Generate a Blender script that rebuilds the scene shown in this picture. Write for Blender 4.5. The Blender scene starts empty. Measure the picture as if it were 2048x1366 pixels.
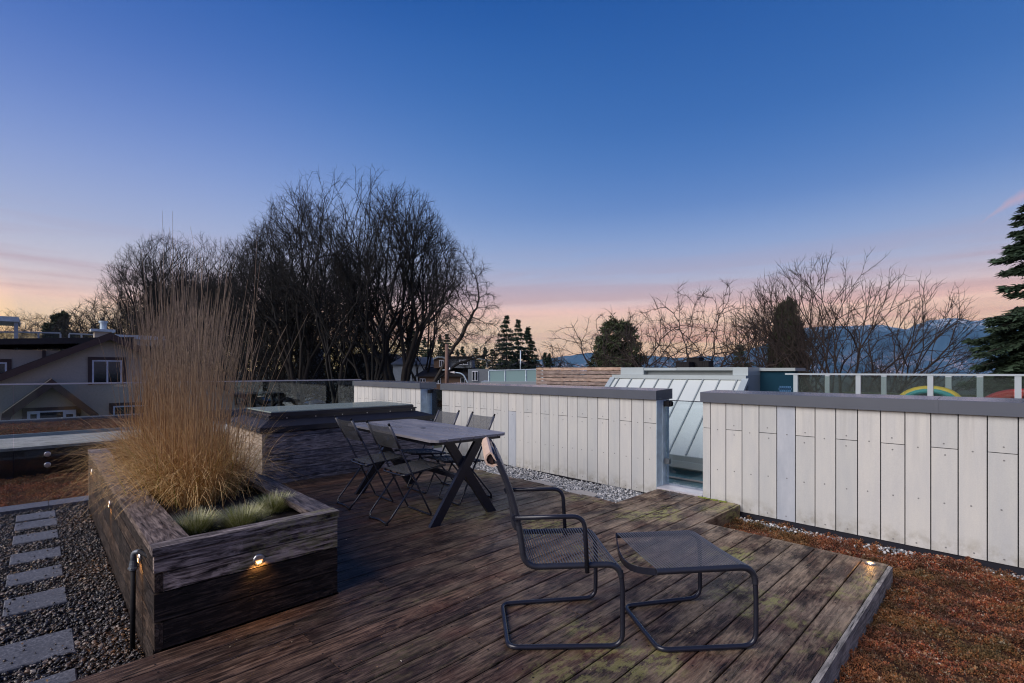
import bpy, math, random
import numpy as np
from math import radians, sin, cos, pi
random.seed(7)
rng = np.random.default_rng(7)
sc = bpy.context.scene
COL = sc.collection

# ------------------------------------------------------------------ camera
F, CX, HY, CH = 981.0, 1024.0, 741.0, 1.40
YAW = math.atan(952 / 981)
cam_d = bpy.data.cameras.new('camera')
cam_d.sensor_width = 36
cam_d.lens = F / 2048 * 36
cam_d.shift_y = (HY - 683) / 2048
cam_d.clip_start = 0.05
cam_d.clip_end = 30000
cam = bpy.data.objects.new('camera', cam_d)
COL.objects.link(cam)
cam.location = (0, 0, CH)
cam.rotation_euler = (pi / 2, 0, -YAW)
sc.camera = cam

# ------------------------------------------------------------------ view, world, sun
sc.render.engine = 'CYCLES'
sc.view_settings.view_transform = 'Standard'
sc.view_settings.look = 'None'
sc.view_settings.gamma = 1
sc.view_settings.use_curve_mapping = False
sc.view_settings.exposure = 0.0
sc.cycles.use_denoising = True
sc.cycles.pixel_filter_type = 'BLACKMAN_HARRIS'
sc.cycles.filter_width = 1.15
sc.cycles.max_bounces = 6
sc.cycles.transparent_max_bounces = 24
sc.cycles.volume_bounces = 0
sc.cycles.sample_clamp_indirect = 4
sc.cycles.denoising_prefilter = 'ACCURATE'

W = bpy.data.worlds.new('World')
sc.world = W
W.use_nodes = True
WN, WL = W.node_tree.nodes, W.node_tree.links
WN.clear()


def wn(t, **k):
    n = WN.new(t)
    for a, v in k.items():
        setattr(n, a, v)
    return n


def lin(c):
    return tuple((v / 255 / 12.92) if v / 255 <= .04045 else ((v / 255 + .055) / 1.055) ** 2.4 for v in c)


def wmath(op, a, b=None, clamp=False):
    n = wn('ShaderNodeMath', operation=op, use_clamp=clamp)
    for i, v in enumerate((a, b)):
        if v is None:
            continue
        if isinstance(v, (int, float)):
            n.inputs[i].default_value = v
        else:
            WL.new(v, n.inputs[i])
    return n.outputs[0]


def wdot(a, vec):
    n = wn('ShaderNodeVectorMath', operation='DOT_PRODUCT')
    WL.new(a, n.inputs[0])
    n.inputs[1].default_value = vec
    return n.outputs['Value']


def wramp(fac, stops):
    n = wn('ShaderNodeValToRGB')
    if len(stops) > 5:
        n.color_ramp.interpolation = 'B_SPLINE'      # no visible kinks in the sky
    els = n.color_ramp.elements
    while len(els) < len(stops):
        els.new(0.5)
    for e, (p, c) in zip(els, stops):
        e.position = p
        e.color = (*lin(c), 1) if max(c) > 1.001 else (*c, 1)
    WL.new(fac, n.inputs[0])
    return n.outputs[0]


def wmix(f, a, b, mode='MIX'):
    n = wn('ShaderNodeMix', data_type='RGBA', blend_type=mode)
    n.clamp_factor = True
    if isinstance(f, (int, float)):
        n.inputs[0].default_value = f
    else:
        WL.new(f, n.inputs[0])
    for i, v in ((6, a), (7, b)):
        if isinstance(v, tuple):
            n.inputs[i].default_value = (*lin(v), 1)
        else:
            WL.new(v, n.inputs[i])
    return n.outputs[2]


SUN_DIR = np.array([-0.80, 0.14, 0.60])          # where the soft afterglow comes from
SUN_DIR /= np.linalg.norm(SUN_DIR)
tc = wn('ShaderNodeTexCoord')
D = tc.outputs['Generated']
sep = wn('ShaderNodeSeparateXYZ')
WL.new(D, sep.inputs[0])
el = wmath('MAXIMUM', sep.outputs[2], 0.0)
el = wmath('POWER', el, 0.5)                      # sqrt(sin elevation): finer near the horizon
east = wramp(el, [(0.0, (335, 202, 152)), (0.17, (335, 202, 148)), (0.25, (318, 210, 160)), (0.31, (282, 212, 176)),
                  (0.365, (236, 204, 196)), (0.42, (194, 192, 210)), (0.48, (168, 184, 216)), (0.57, (130, 162, 214)),
                  (0.66, (84, 131, 198)), (0.74, (44, 101, 178)), (0.80, (22, 79, 157)), (1.0, (12, 56, 128))])
west = wramp(el, [(0.0, (340, 234, 130)), (0.17, (338, 236, 140)), (0.25, (316, 236, 168)), (0.31, (276, 222, 188)),
                  (0.365, (228, 206, 204)), (0.42, (200, 198, 214)), (0.48, (170, 180, 213)), (0.57, (132, 155, 212)),
                  (0.66, (86, 120, 194)), (0.74, (54, 97, 176)), (0.80, (28, 76, 154)), (1.0, (12, 56, 128))])
az = wdot(D, (-0.62, 0.78, 0.0))
azf = wn('ShaderNodeMapRange', interpolation_type='SMOOTHSTEP')
WL.new(az, azf.inputs[0])
azf.inputs[1].default_value = 0.0
azf.inputs[2].default_value = 0.8
sky = wmix(azf.outputs[0], east, west)
# opposite the afterglow the sky is a plain dull blue
anti = wramp(el, [(0.0, (124, 126, 152)), (0.20, (142, 138, 162)), (0.34, (162, 148, 172)), (0.46, (136, 148, 190)), (0.66, (66, 102, 168)), (0.80, (36, 86, 160)), (1.0, (26, 74, 150))])
rf = wn('ShaderNodeMapRange', interpolation_type='SMOOTHSTEP')      # the sky deepens towards the north-east
WL.new(wdot(D, (0.98, 0.18, 0.0)), rf.inputs[0])
rf.inputs[1].default_value = 0.35
rf.inputs[2].default_value = 1.0
rfm = wmath('MULTIPLY', rf.outputs[0], wramp(el, [(0.34, (0, 0, 0)), (0.55, (1, 1, 1))]))
sky = wmix(rfm, sky, wramp(el, [(0.34, (170, 176, 206)), (0.48, (132, 158, 208)), (0.57, (86, 128, 194)), (0.66, (50, 104, 178)), (0.80, (22, 74, 150)), (1.0, (16, 62, 134))]))
bk = wn('ShaderNodeMapRange', interpolation_type='SMOOTHSTEP')
WL.new(wdot(D, (0.25, 0.97, 0.0)), bk.inputs[0])
bk.inputs[1].default_value = 0.0
bk.inputs[2].default_value = -0.6
sky = wmix(bk.outputs[0], sky, anti)
# thin streaks of cloud low over the horizon
mp = wn('ShaderNodeMapping')
mp.inputs['Scale'].default_value = (1.6, 1.6, 26)
WL.new(D, mp.inputs[0])
nz = wn('ShaderNodeTexNoise')
nz.inputs['Scale'].default_value = 1.6
nz.inputs['Detail'].default_value = 5
nz.inputs['Roughness'].default_value = 0.55
nz.inputs['Distortion'].default_value = 0.35
WL.new(mp.outputs[0], nz.inputs['Vector'])
cm = wramp(nz.outputs[0], [(0.44, (0, 0, 0)), (0.60, (1, 1, 1))])
band = wramp(el, [(0.12, (0, 0, 0)), (0.24, (1, 1, 1)), (0.40, (.75, .75, .75)), (0.50, (0, 0, 0))])
cmask = wmath('MULTIPLY', cm, band)
ccol = wramp(el, [(0.12, (250, 160, 116)), (0.28, (232, 156, 132)), (0.36, (200, 154, 152)), (0.46, (176, 158, 182))])
cfac = wmath('MULTIPLY', cmask, 0.6)
sky = wmix(cfac, sky, ccol)
# yellow glow low in the far left
gl = wdot(D, tuple(np.array([-0.12, 0.98, 0.085]) / np.linalg.norm([-0.12, 0.98, 0.085])))
gm = wramp(gl, [(0.86, (0, 0, 0)), (1.0, (.9, .9, .9))])
gb = wmath('MULTIPLY', gm, wramp(el, [(0.20, (1, 1, 1)), (0.36, (0, 0, 0))]))
sky = wmix(gb, sky, (268, 206, 150))
# one pink wisp high on the right
dn = wdot(D, (0.41, -0.60, 0.0)) if False else None


def pray(u, v):
    fw = np.array([sin(YAW), cos(YAW), 0])
    rt = np.array([cos(YAW), -sin(YAW), 0])
    return fw + rt * (u - CX) / F + np.array([0, 0, -(v - HY) / F])


w0, w1 = pray(1950, 456), pray(2110, 350)
w0 /= np.linalg.norm(w0)
w1 /= np.linalg.norm(w1)
wt = (w1 - w0) / np.linalg.norm(w1 - w0)
wnn = np.cross(w0, w1)
wnn /= np.linalg.norm(wnn)
nz2 = wn('ShaderNodeTexNoise')
nz2.inputs['Scale'].default_value = 22
nz2.inputs['Detail'].default_value = 4
WL.new(D, nz2.inputs['Vector'])
off = wmath('MULTIPLY', wmath('SUBTRACT', nz2.outputs[0], 0.5), 0.02)
across = wmath('ABSOLUTE', wmath('ADD', wdot(D, tuple(wnn)), off))
along = wmath('SUBTRACT', wdot(D, tuple(wt)), float(w0 @ wt))
wid = wmath('MULTIPLY', along, 0.16)
wm = wmath('SUBTRACT', 1.0, wmath('DIVIDE', across, wmath('MAXIMUM', wid, 0.0006)), clamp=True)
wm = wmath('MULTIPLY', wm, wmath('GREATER_THAN', along, 0.0))
wm = wmath('MULTIPLY', wm, wramp(along, [(0.0, (0, 0, 0)), (0.04, (1, 1, 1)), (0.16, (1, 1, 1)), (0.30, (0, 0, 0))]))
wm = wmath('MULTIPLY', wm, wmath('GREATER_THAN', wdot(D, tuple(w0)), 0.5))
sky = wmix(wmath('MULTIPLY', wm, 0.6), sky, (206, 170, 184))
# a little physical sky on top of the dusk gradient
nish = wn('ShaderNodeTexSky', sky_type='NISHITA')
nish.sun_disc = False
nish.sun_elevation = radians(1.0)
nish.sun_rotation = math.atan2(SUN_DIR[0], SUN_DIR[1])
bg1 = wn('ShaderNodeBackground')
WL.new(sky, bg1.inputs[0])
bg1.inputs[1].default_value = 1.0
bg2 = wn('ShaderNodeBackground')
WL.new(nish.outputs[0], bg2.inputs[0])
bg2.inputs[1].default_value = 0.005
ad = wn('ShaderNodeAddShader')
WL.new(bg1.outputs[0], ad.inputs[0])
WL.new(bg2.outputs[0], ad.inputs[1])
wo = wn('ShaderNodeOutputWorld')
WL.new(ad.outputs[0], wo.inputs[0])

sun_d = bpy.data.lights.new('sun', 'SUN')
sun_d.energy = 3.9
sun_d.angle = radians(50)
sun_d.color = (1.0, 0.92, 0.875)
sun = bpy.data.objects.new('sun', sun_d)
COL.objects.link(sun)
from mathutils import Vector, Matrix
sun.rotation_euler = Vector(SUN_DIR.tolist()).to_track_quat('Z', 'Y').to_euler()

# ------------------------------------------------------------------ helpers
FW = np.array([sin(YAW), cos(YAW), 0.0])
RT = np.array([cos(YAW), -sin(YAW), 0.0])


def at(u, depth, v=None, z=None):
    """world point seen in pixel column u at a given depth; height from pixel row v or given z"""
    p = (FW + RT * (u - CX) / F) * depth
    p[2] = (CH - (v - HY) * depth / F) if v is not None else (z or 0.0)
    return p


class MB:
    def __init__(s):
        s.v, s.f, s.sm = [], [], []

    def add(s, vs, fs, smooth=False):
        o = len(s.v)
        s.v.extend([tuple(map(float, p)) for p in vs])
        s.f.extend([tuple(i + o for i in f) for f in fs])
        s.sm.extend([smooth] * len(fs))
        return s

    def box(s, x0, x1, y0, y1, z0, z1):
        return s.add([(x0, y0, z0), (x1, y0, z0), (x1, y1, z0), (x0, y1, z0), (x0, y0, z1), (x1, y0, z1), (x1, y1, z1), (x0, y1, z1)],
                     [(0, 3, 2, 1), (4, 5, 6, 7), (0, 1, 5, 4), (1, 2, 6, 5), (2, 3, 7, 6), (3, 0, 4, 7)])

    def prism(s, poly, axis, a, b):
        """extrude a 2-D polygon along an axis ('x','y','z') from a to b"""
        n = len(poly)
        def P(p, t):
            if axis == 'x': return (t, p[0], p[1])
            if axis == 'y': return (p[0], t, p[1])
            return (p[0], p[1], t)
        vs = [P(p, a) for p in poly] + [P(p, b) for p in poly]
        fs = [tuple(range(n))[::-1], tuple(range(n, 2 * n))] + [(i, (i + 1) % n, n + (i + 1) % n, n + i) for i in range(n)]
        return s.add(vs, fs)

    def bar(s, p0, p1, w, h, up=(0, 0, 1)):
        p0, p1, up = np.array(p0, float), np.array(p1, float), np.array(up, float)
        d = p1 - p0
        d /= np.linalg.norm(d)
        a = np.cross(d, up)
        a /= np.linalg.norm(a)
        b = np.cross(a, d)
        vs = []
        for p in (p0, p1):
            for sx, sy in ((-1, -1), (1, -1), (1, 1), (-1, 1)):
                vs.append(p + a * sx * w / 2 + b * sy * h / 2)
        return s.add(vs, [(0, 1, 2, 3), (7, 6, 5, 4), (0, 4, 5, 1), (1, 5, 6, 2), (2, 6, 7, 3), (3, 7, 4, 0)])

    def tube(s, pts, r, n=8, caps=True):
        pts = [np.array(p, float) for p in pts]
        R = r if hasattr(r, '__len__') else [r] * len(pts)
        m = len(pts)
        vs, a = [], None
        for i, p in enumerate(pts):
            d = pts[min(i + 1, m - 1)] - pts[max(i - 1, 0)]
            d /= (np.linalg.norm(d) + 1e-12)
            if a is None:
                a = np.cross(d, (0, 0, 1) if abs(d[2]) < .9 else (1, 0, 0))
            a = a - d * (a @ d)
            a /= (np.linalg.norm(a) + 1e-12)
            b = np.cross(d, a)
            for k in range(n):
                t = 2 * pi * k / n
                vs.append(p + (a * cos(t) + b * sin(t)) * R[i])
        fs = [(i * n + k, i * n + (k + 1) % n, (i + 1) * n + (k + 1) % n, (i + 1) * n + k) for i in range(m - 1) for k in range(n)]
        s.add(vs, fs, True)
        if caps:
            o = len(s.v) - len(vs)
            s.f.append(tuple(o + k for k in range(n))[::-1]); s.sm.append(False)
            s.f.append(tuple(o + (m - 1) * n + k for k in range(n))); s.sm.append(False)
        return s

    def lathe(s, prof, c, n=16, axis='z'):
        vs = []
        for r, h in prof:
            for k in range(n):
                t = 2 * pi * k / n
                q = (r * cos(t), r * sin(t), h)
                if axis == 'y': q = (r * cos(t), h, r * sin(t))
                if axis == 'x': q = (h, r * cos(t), r * sin(t))
                vs.append((c[0] + q[0], c[1] + q[1], c[2] + q[2]))
        m = len(prof)
        fs = [(i * n + k, i * n + (k + 1) % n, (i + 1) * n + (k + 1) % n, (i + 1) * n + k) for i in range(m - 1) for k in range(n)]
        fs += [tuple(range(n))[::-1], tuple((m - 1) * n + k for k in range(n))]
        return s.add(vs, fs, False)

    def build(s, name, mat=None, parent=None, loc=None, **props):
        """link as one mesh object; vertices are in world space unless the parent says otherwise"""
        base = np.zeros(3)
        if parent is not None and parent.get('_org') is not None:
            base = np.array(parent['_org'])
        elif parent is None and loc is not None:
            base = np.array(loc, float)
        me = bpy.data.meshes.new(name)
        V = np.array(s.v, float) - base
        me.from_pydata(V.tolist(), [], s.f)
        if any(s.sm):
            me.polygons.foreach_set('use_smooth', s.sm)
        if mat:
            me.materials.append(mat)
        me.update()
        o = bpy.data.objects.new(name, me)
        COL.objects.link(o)
        if parent is not None:
            o.parent = parent
        elif loc is not None:
            o.location = loc
        for k, v in props.items():
            o[k] = v
        return o


def tag(o, label=None, cat=None, group=None, kind=None):
    if label: o['label'] = label
    if cat: o['category'] = cat
    if group: o['group'] = group
    if kind: o['kind'] = kind
    return o


def empty(name, loc=(0, 0, 0), label=None, cat=None, group=None, kind=None, rz=0):
    o = bpy.data.objects.new(name, None)
    o.empty_display_size = 0.1
    COL.objects.link(o)
    o.location = loc
    o.rotation_euler = (0, 0, rz)
    return tag(o, label, cat, group, kind)


ORG = {}


def ethis(name, loc, label, cat, group=None, kind=None):
    """an Empty whose children are given in world coordinates"""
    o = empty(name, loc, label, cat, group, kind)
    o['_org'] = [float(c) for c in loc]
    ORG[o.name] = o
    return o


def copy_tree(o, parent=None):
    c = o.copy()
    COL.objects.link(c)
    if parent is not None:
        c.parent = parent
    for ch in list(o.children):
        copy_tree(ch, c)
    return c


def np_mesh(name, V, Fq, mat=None, parent=None, smooth=False, nper=3):
    """fast mesh from numpy arrays; faces all with nper corners"""
    me = bpy.data.meshes.new(name)
    V = np.asarray(V, np.float32)
    Fq = np.asarray(Fq, np.int32)
    if parent is not None and parent.get('_org') is not None:
        V = V - np.array(parent['_org'], np.float32)
    me.vertices.add(len(V))
    me.vertices.foreach_set('co', V.ravel())
    me.loops.add(Fq.size)
    me.loops.foreach_set('vertex_index', Fq.ravel())
    me.polygons.add(len(Fq))
    me.polygons.foreach_set('loop_start', np.arange(0, Fq.size, nper, dtype=np.int32))
    me.polygons.foreach_set('loop_total', np.full(len(Fq), nper, np.int32))
    if smooth:
        me.polygons.foreach_set('use_smooth', np.ones(len(Fq), bool))
    me.update(calc_edges=True)
    me.validate()
    if mat:
        me.materials.append(mat)
    o = bpy.data.objects.new(name, me)
    COL.objects.link(o)
    if parent is not None:
        o.parent = parent
    return o


def fillet(pts, r, n=6):
    """round the inner corners of a polyline"""
    pts = [np.array(p, float) for p in pts]
    out = [pts[0]]
    for i in range(1, len(pts) - 1):
        rr = r[i - 1] if hasattr(r, '__len__') else r
        a, b, c = pts[i - 1], pts[i], pts[i + 1]
        d0, d1 = (a - b), (c - b)
        l0, l1 = np.linalg.norm(d0), np.linalg.norm(d1)
        t = min(rr, l0 * .49, l1 * .49)
        if t < 1e-4:
            out.append(b); continue
        p0, p1 = b + d0 / l0 * t, b + d1 / l1 * t
        for k in range(n + 1):
            s = k / n
            out.append((1 - s) ** 2 * p0 + 2 * s * (1 - s) * b + s * s * p1)
    out.append(pts[-1])
    return out


# ------------------------------------------------------------------ materials
class MT:
    def __init__(s, name, rough=0.6, metal=0.0, color=(.5, .5, .5), spec=0.5):
        s.m = bpy.data.materials.new(name)
        s.m.use_nodes = True
        s.n, s.l = s.m.node_tree.nodes, s.m.node_tree.links
        s.b = s.n['Principled BSDF']
        s.b.inputs['Base Color'].default_value = (*color, 1)
        s.b.inputs['Roughness'].default_value = rough
        s.b.inputs['Metallic'].default_value = metal
        s.b.inputs['Specular IOR Level'].default_value = spec
        s.out = s.n['Material Output']

    def node(s, t, **k):
        n = s.n.new(t)
        for a, v in k.items():
            setattr(n, a, v)
        return n

    def put(s, sock, v):
        if isinstance(v, (int, float)):
            sock.default_value = v
        elif isinstance(v, tuple):
            sock.default_value = (*v, 1) if len(v) == 3 and len(sock.default_value) == 4 else v
        else:
            s.l.new(v, sock)

    def coords(s, kind='Object', scale=(1, 1, 1), randoff=False):
        if kind == 'World':
            src = s.node('ShaderNodeNewGeometry').outputs['Position']
        else:
            src = s.node('ShaderNodeTexCoord').outputs[kind]
        if randoff:
            oi = s.node('ShaderNodeObjectInfo')
            mu = s.node('ShaderNodeVectorMath', operation='SCALE')
            mu.inputs[0].default_value = (37.0, 61.0, 13.0)
            s.l.new(oi.outputs['Random'], mu.inputs['Scale'])
            ad = s.node('ShaderNodeVectorMath', operation='ADD')
            s.l.new(src, ad.inputs[0]); s.l.new(mu.outputs[0], ad.inputs[1])
            src = ad.outputs[0]
        m = s.node('ShaderNodeMapping')
        m.inputs['Scale'].default_value = scale
        s.l.new(src, m.inputs[0])
        return m.outputs[0]

    def noise(s, vec, scale=5, detail=4, rough=0.55, dist=0):
        n = s.node('ShaderNodeTexNoise')
        s.l.new(vec, n.inputs['Vector'])
        n.inputs['Scale'].default_value = scale
        n.inputs['Detail'].default_value = detail
        n.inputs['Roughness'].default_value = rough
        n.inputs['Distortion'].default_value = dist
        return n.outputs[0]

    def ramp(s, fac, stops):
        n = s.node('ShaderNodeValToRGB')
        els = n.color_ramp.elements
        while len(els) < len(stops):
            els.new(0.5)
        for e, (p, c) in zip(els, stops):
            e.position = p
            e.color = (*c, 1) if hasattr(c, '__len__') else (c, c, c, 1)
        s.l.new(fac, n.inputs[0])
        return n.outputs[0]

    def mix(s, f, a, b, mode='MIX'):
        n = s.node('ShaderNodeMix', data_type='RGBA', blend_type=mode)
        s.put(n.inputs[0], f); s.put(n.inputs[6], a); s.put(n.inputs[7], b)
        return n.outputs[2]

    def math(s, op, a, b=0.0, clamp=False):
        n = s.node('ShaderNodeMath', operation=op, use_clamp=clamp)
        s.put(n.inputs[0], a); s.put(n.inputs[1], b)
        return n.outputs[0]

    def rand(s):
        return s.node('ShaderNodeObjectInfo').outputs['Random']

    def color(s, v):
        s.put(s.b.inputs['Base Color'], v); return s

    def rough(s, v):
        s.put(s.b.inputs['Roughness'], v); return s

    def bump(s, h, strength=0.3, dist=0.01):
        n = s.node('ShaderNodeBump')
        n.inputs['Strength'].default_value = strength
        n.inputs['Distance'].default_value = dist
        s.l.new(h, n.inputs['Height'])
        s.l.new(n.outputs[0], s.b.inputs['Normal'])
        return s


def wood(name, axis, dark, mid, light, moss=0.0, wet=0.5, zone=False, bump=.9):
    """weathered timber; axis = direction of the grain in object space"""
    t = MT(name, 0.6, spec=0.22)
    st = {'x': (6.0, 62, 62), 'y': (62, 6.0, 62), 'z': (62, 62, 6.0)}[axis]
    mid_ = {'x': (2.6, 11, 11), 'y': (11, 2.6, 11), 'z': (11, 11, 2.6)}[axis]
    g = t.noise(t.coords('Object', st, True), 1.0, 4, 0.65, 0.8)
    g2 = t.noise(t.coords('Object', mid_, True), 1.0, 6, 0.66, 0.4)
    iso = t.noise(t.coords('Object', (7, 7, 7), True), 1.0, 7, 0.68, 0.2)
    c = t.ramp(g, [(0.38, dark), (0.5, mid), (0.63, light)])
    c = t.mix(t.ramp(g2, [(0.42, 0.0), (0.60, .55)]), c, t.ramp(g, [(0.35, tuple(x * .45 for x in dark)), (0.65, mid)]))
    c = t.mix(t.ramp(iso, [(0.52, 0.0), (0.62, 0.35)]), c, tuple(x * .5 for x in dark))
    c = t.mix(t.ramp(iso, [(0.34, 0.35), (0.42, 0.0)]), c, tuple(min(1, x * 1.35) for x in light))
    # drying cracks along the grain
    ck = t.noise(t.coords('Object', tuple(c_ * (.5 if c_ < 5 else 1.0) for c_ in st), True), 1.0, 2, 0.5, 0.3)
    ckm = t.ramp(ck, [(0.29, 1.0), (0.33, 0.0)])
    c = t.mix(t.math('MULTIPLY', ckm, .85), c, tuple(x * .2 for x in dark))
    tint = t.ramp(t.rand(), [(0.0, (0.60, 0.62, 0.68)), (0.5, (1.0, .97, .95)), (1.0, (1.38, 1.26, 1.12))])
    c = t.mix(1.0, c, tint, 'MULTIPLY')
    # knots
    vo = t.node('ShaderNodeTexVoronoi')
    vo.inputs['Scale'].default_value = 1.0
    t.l.new(t.coords('Object', {'x': (1.6, 6.5, 6.5), 'y': (6.5, 1.6, 6.5), 'z': (6.5, 6.5, 1.6)}[axis], True), vo.inputs['Vector'])
    kn = t.ramp(vo.outputs['Distance'], [(0.05, 1.0), (0.11, 0.0)])
    c = t.mix(t.math('MULTIPLY', kn, .8), c, tuple(x * .3 for x in dark))
    if moss or zone:
        wv = t.coords('World', (1, 1, 1))
        mn = t.noise(wv, 1.1, 5, 0.6)
        mn2 = t.noise(t.coords('World', (7, 13, 9)), 1.6, 7, 0.75)
        mk = t.math('MULTIPLY', t.ramp(mn, [(0.53, 0.0), (0.61, 1.0)]), t.ramp(mn2, [(0.47, 0.0), (0.54, 1.0)]))
        if zone:
            sp = t.node('ShaderNodeSeparateXYZ')
            t.l.new(t.node('ShaderNodeNewGeometry').outputs['Position'], sp.inputs[0])
            mr = t.node('ShaderNodeMapRange')
            # sun-worn, mossy side lies away from the planter: grows with x, fades with y
            k = t.math('SUBTRACT', t.math('MULTIPLY', sp.outputs[0], .42), t.math('MULTIPLY', sp.outputs[1], .26))
            t.l.new(k, mr.inputs[0])
            mr.inputs[1].default_value = -0.15; mr.inputs[2].default_value = 1.25
            zf = mr.outputs[0]
            worn = t.noise(t.coords('World', (2.6, 5, 3)), 1.0, 8, 0.7)
            wf = t.math('MULTIPLY', t.ramp(worn, [(0.44, 0.0), (0.60, 1.0)]), t.math('ADD', zf, .08), True)
            c = t.mix(t.math('MULTIPLY', wf, .65), c, t.mix(1.0, (0.36, 0.27, 0.18), t.ramp(g, [(0.35, .55), (0.62, 1.25)]), 'MULTIPLY'))
            mk = t.math('MULTIPLY', mk, t.math('ADD', zf, 0.03), True)
            rust = t.noise(t.coords('World', (1.6, 3, 2)), 1.0, 3, 0.5)
            c = t.mix(t.ramp(rust, [(0.56, 0.0), (0.72, .5)]), c, (0.11, 0.045, 0.028))
        c = t.mix(t.math('MULTIPLY', mk, moss, True), c, (0.30, 0.29, 0.10))
    t.color(c)
    if wet:
        wn_ = t.noise(t.coords('World', (.9, 1.4, 1)), 1.3, 4, .6)
        t.rough(t.ramp(wn_, [(0.35, 0.34), (0.65, 0.70)]))
    else:
        t.rough(0.8)
    t.bump(t.math('SUBTRACT', t.math('ADD', g, t.math('MULTIPLY', g2, .35)), ckm), bump, 0.006)
    return t.m


def plain(name, color, rough=.5, metal=0.0, var=.12, scale=8, bump=0.0, spec=.5):
    t = MT(name, rough, metal, color, spec)
    n = t.noise(t.coords('Object', (1, 1, 1), True), scale, 5, .6)
    t.color(t.ramp(n, [(0.25, tuple(c * (1 - var) for c in color)), (0.75, tuple(min(1, c * (1 + var)) for c in color))]))
    if bump:
        t.bump(n, bump, .003)
    return t.m


M = {}
M['deck'] = wood('deck wood', 'x', (0.014, 0.008, 0.006), (0.052, 0.031, 0.024), (0.14, 0.092, 0.068), moss=.8, zone=True)
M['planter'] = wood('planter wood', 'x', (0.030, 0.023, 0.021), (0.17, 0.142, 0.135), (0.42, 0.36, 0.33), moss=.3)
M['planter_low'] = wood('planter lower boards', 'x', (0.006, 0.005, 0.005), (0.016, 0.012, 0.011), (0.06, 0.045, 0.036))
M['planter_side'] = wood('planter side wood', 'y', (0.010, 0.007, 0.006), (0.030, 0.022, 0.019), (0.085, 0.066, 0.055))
M['planter_cap'] = wood('planter cap wood', 'y', (0.035, 0.028, 0.027), (0.095, 0.078, 0.075), (0.2, 0.17, 0.16))
M['bench'] = wood('skylight box boards', 'x', (0.06, 0.058, 0.072), (0.17, 0.163, 0.185), (0.34, 0.32, 0.34))
M['bench_side'] = wood('skylight box end', 'y', (0.16, 0.13, 0.10), (0.32, 0.27, 0.22), (0.48, 0.43, 0.37), wet=0)
M['grey_wood'] = wood('grey weathered wood', 'x', (0.34, 0.31, 0.28), (0.55, 0.51, 0.47), (0.72, 0.68, 0.63), wet=0)
M['fence_wood'] = wood('cedar slat', 'y', (0.22, 0.165, 0.14), (0.31, 0.24, 0.205), (0.38, 0.31, 0.27), wet=0)
M['coping'] = plain('lilac grey metal coping', (0.115, 0.130, 0.165), .20, .30, .06, 3, 0.0, .8)
M['dark_metal'] = plain('dark powder coat', (0.017, 0.019, 0.030), .24, .2, .15, 12)
M['flash'] = plain('dark flashing', (0.012, 0.013, 0.020), .6, 0, .2, spec=.25)
M['galv'] = plain('galvanised steel', (0.46, 0.56, 0.62), .42, .15, .25, 9)
M['dull_steel'] = plain('dull steel', (0.16, 0.18, 0.20), .45, .4, .2)
M['steel'] = plain('stainless steel', (0.55, 0.55, 0.55), .3, .9, .1)
M['white'] = plain('white painted metal', (0.34, 0.39, 0.42), .45, .0, .05)
M['rail_cap'] = plain('pale metal rail', (0.50, 0.49, 0.52), .35, .2, .05)
M['cord'] = plain('dark cord', (0.085, 0.088, 0.105), .34, 0, .2, 30)
M['wrap'] = plain('dark wound cord', (0.022, 0.024, 0.034), .35, 0, .2, 30)
M['leather'] = plain('tan leather headrest', (0.62, 0.45, 0.34), .5, 0, .12, 20)
M['dark_brown'] = plain('dark brown leather lining', (0.05, 0.025, 0.018), .5)
t = MT('composite table planks', .33, 0, spec=.45)
n1 = t.noise(t.coords('Object', (60, 2.2, 60), True), 1.0, 4, .6)
n2 = t.noise(t.coords('Object', (5, 1.5, 5), True), 1.0, 4, .6)
c = t.ramp(n1, [(0.35, (0.15, 0.153, 0.18)), (0.65, (0.22, 0.222, 0.25))])
c = t.mix(t.ramp(n2, [(0.45, 0.0), (0.65, .5)]), c, (0.30, 0.27, 0.26))
t.color(c).rough(t.ramp(n2, [(0.35, .24), (0.65, .5)])).bump(n1, .1, .002)
M['tabletop'] = t.m
M['soil'] = plain('potting soil', (0.03, 0.02, 0.014), .9, 0, .4, 30, .8)
M['rock_base'] = plain('gravel bed', (0.035, 0.032, 0.032), .9, 0, .5, 60, 1)
M['blue_wall'] = plain('deep blue wall', (0.008, 0.034, 0.056), .9, 0, .12, 4, 0.0, .1)
M['blue_base'] = plain('blue rendered base', (0.13, 0.29, 0.38), .7, 0, .12, 4, 0.0, .2)
M['roof_pale'] = plain('pale sheet metal', (0.36, 0.42, 0.44), .4, .2, .07, 3)
M['opal'] = plain('opal glazing', (0.50, 0.545, 0.53), .16, 0, .05, 2)
M['sill'] = plain('grey green sill', (0.27, 0.31, 0.32), .5, .1, .06)
M['terrace'] = plain('terrace membrane', (0.14, 0.14, 0.15), .8)
M['screw'] = plain('dull screws', (0.17, 0.17, 0.17), .5)
M['black'] = plain('black plastic', (0.010, 0.010, 0.012), .7, spec=.2)
M['mortar'] = plain('pale step stone', (0.36, 0.34, 0.31), .8, 0, .2, 25, .4)

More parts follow.
